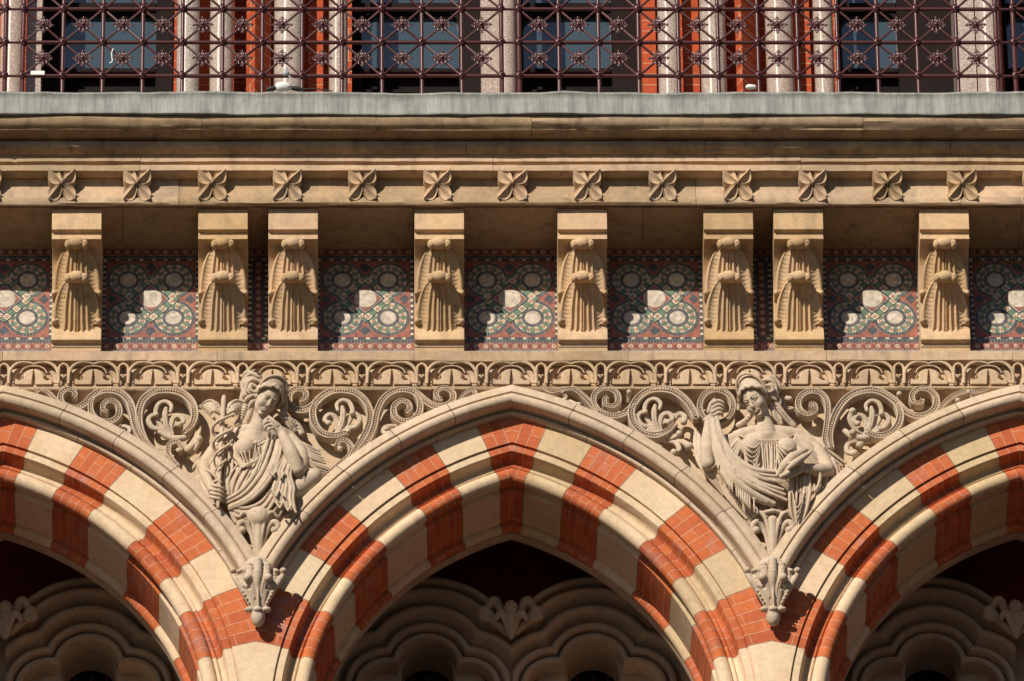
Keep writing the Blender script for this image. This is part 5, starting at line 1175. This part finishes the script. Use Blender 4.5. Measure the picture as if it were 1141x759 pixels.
    r.ell(at(856, 510, .045), (.175, .090, .13), .01); r.ell(at(852, 545, .045), (.165, .095, .15), .02); r.ell(at(850, 575, .02), (.13, .070, .11), .02)
    r.ell(at(836, 499, .115), (.062, .056, .066), .012); r.ell(at(877, 500, .115), (.062, .056, .066), .012)
    C(r, [(823, 485, .105), (838, 489.5, .135), (856, 491, .140), (874, 489, .135), (890, 482, .10)], .0052, .001)
    F([(849, 492, .145), (850, 508, .148), (852, 526, .150)], [(866, 492, .145), (866, 508, .148), (865, 526, .150)], 7, [.003, .0058, .005], .001)
    for k in range(6):
        C(r, [(825+k*.6, 490+k*2, .135), (833, 497+k*4.8, .166-.004*k), (841, 499+k*5, .164-.004*k), (849-k*.5, 491+k*3, .145)], [.0025, .0044, .0044, .0025], .001)
        C(r, [(864+k*.4, 491+k*3, .145), (871-k*.5, 497+k*4.4, .160), (879-k, 502+k*5.0, .166-.004*k), (889-k, 493+k*3.4, .14)], [.0025, .004, .004, .0025], .001)
    # sleeves
    F([(822, 487, .10), (808, 497, .10), (797, 508, .105)], [(827, 492, .13), (821, 508, .14), (812, 522, .13)], 6, [.006, .010, .010])
    F([(889, 481, .10), (906, 491, .09), (924, 503, .06), (942, 516, .03)], [(884, 490, .14), (893, 507, .145), (903, 522, .12), (914, 534, .09)], 10, [.006, .0095, .010, .007])
    F([(928, 512, .07), (932, 528, .06), (930, 545, .05), (922, 556, .04)], [(908, 526, .13), (913, 538, .11), (911, 550, .10), (909, 557, .08)], 4, [.011, .015, .013]); C(r, [(909, 520, .165), (914, 530, .15), (911, 543, .13), (903, 552, .11)], [.007, .010, .007], .002)
    F([(924, 510, .07), (934, 520, .05), (941, 533, .03)], [(918, 520, .09), (927, 535, .07), (934, 548, .03)], 4, [.010, .010, .007])
    # drape hanging below the raised elbow
    F([(775, 478, .03), (774, 500, .06), (782, 522, .09), (799, 532, .10)], [(781, 488, .08), (783, 508, .12), (791, 521, .15), (802, 512, .15)], 6, [.008, .0095, .009, .007])
    F([(784, 526, .09), (794, 538, .07), (806, 552, .05)], [(800, 516, .13), (806, 530, .12), (816, 548, .09)], 4, [.010, .013, .010])
    # fringed cloth
    F([(799, 463, .165), (803, 483, .180), (816, 506, .185), (838, 522, .190), (866, 525, .205)], [(795, 468, .175), (799, 492, .195), (811, 519, .205), (838, 541, .20), (877, 558, .165)], 6, [.007, .013, .017, .015, .009], .004)
    F([(792, 466, .160), (796, 490, .175), (803, 515, .18), (818, 537, .175), (842, 556, .15)], [(796, 470, .170), (799, 494, .185), (809, 520, .19), (830, 544, .18), (862, 561, .14)], 7, [.012, .018, .020, .018], .006, .05)
    for k in range(22):
        f = k/21; p = crom([(795, 496, .185), (801, 514, .188), (812, 531, .188), (826, 545, .180), (841, 557, .165)], 6); i = f*(len(p)-1); a = p[int(i)]
        C(r, [(a[0]-1, a[1]-2, a[2]), (a[0]-.5, a[1]+5+3*f, a[2]+.004), (a[0], a[1]+9+5*f, a[2]-.008)], [.0042, .0056, .0050], .0008, 3)
    for k in range(5): C(r, [(800+k, 474+k*3, .19), (808+k*1.0, 500+k*4, .208), (828+k, 522+k*4, .212), (860+k, 530+k*6, .205-.01*k)], [.001, .0030, .0034, .0015], .001, sub=True)
    # cloth falling from the hand
    F([(881, 534, .17), (880, 550, .165), (881, 570, .14), (886, 584, .11)], [(902, 530, .15), (903, 548, .14), (899, 568, .12), (892, 586, .10)], 7, [.006, .0085, .0085, .006]); 
    for k in range(3): C(r, [(882+k*2, 545+k*6, .175), (888, 566+k*6, .160-.01*k), (897-k, 548+k*5, .155)], [.003, .005, .003], .001)
    F([(802, 538, .10), (812, 556, .09), (832, 578, .06)], [(838, 562, .13), (848, 572, .11), (856, 590, .06)], 7, [.008, .011, .009]); F([(858, 560, .13), (860, 572, .10), (858, 588, .06)], [(880, 562, .12), (876, 574, .10), (868, 588, .06)], 3, [.008, .011, .009])
    r.obj('robe', M_CARVE, t)
statue_two()
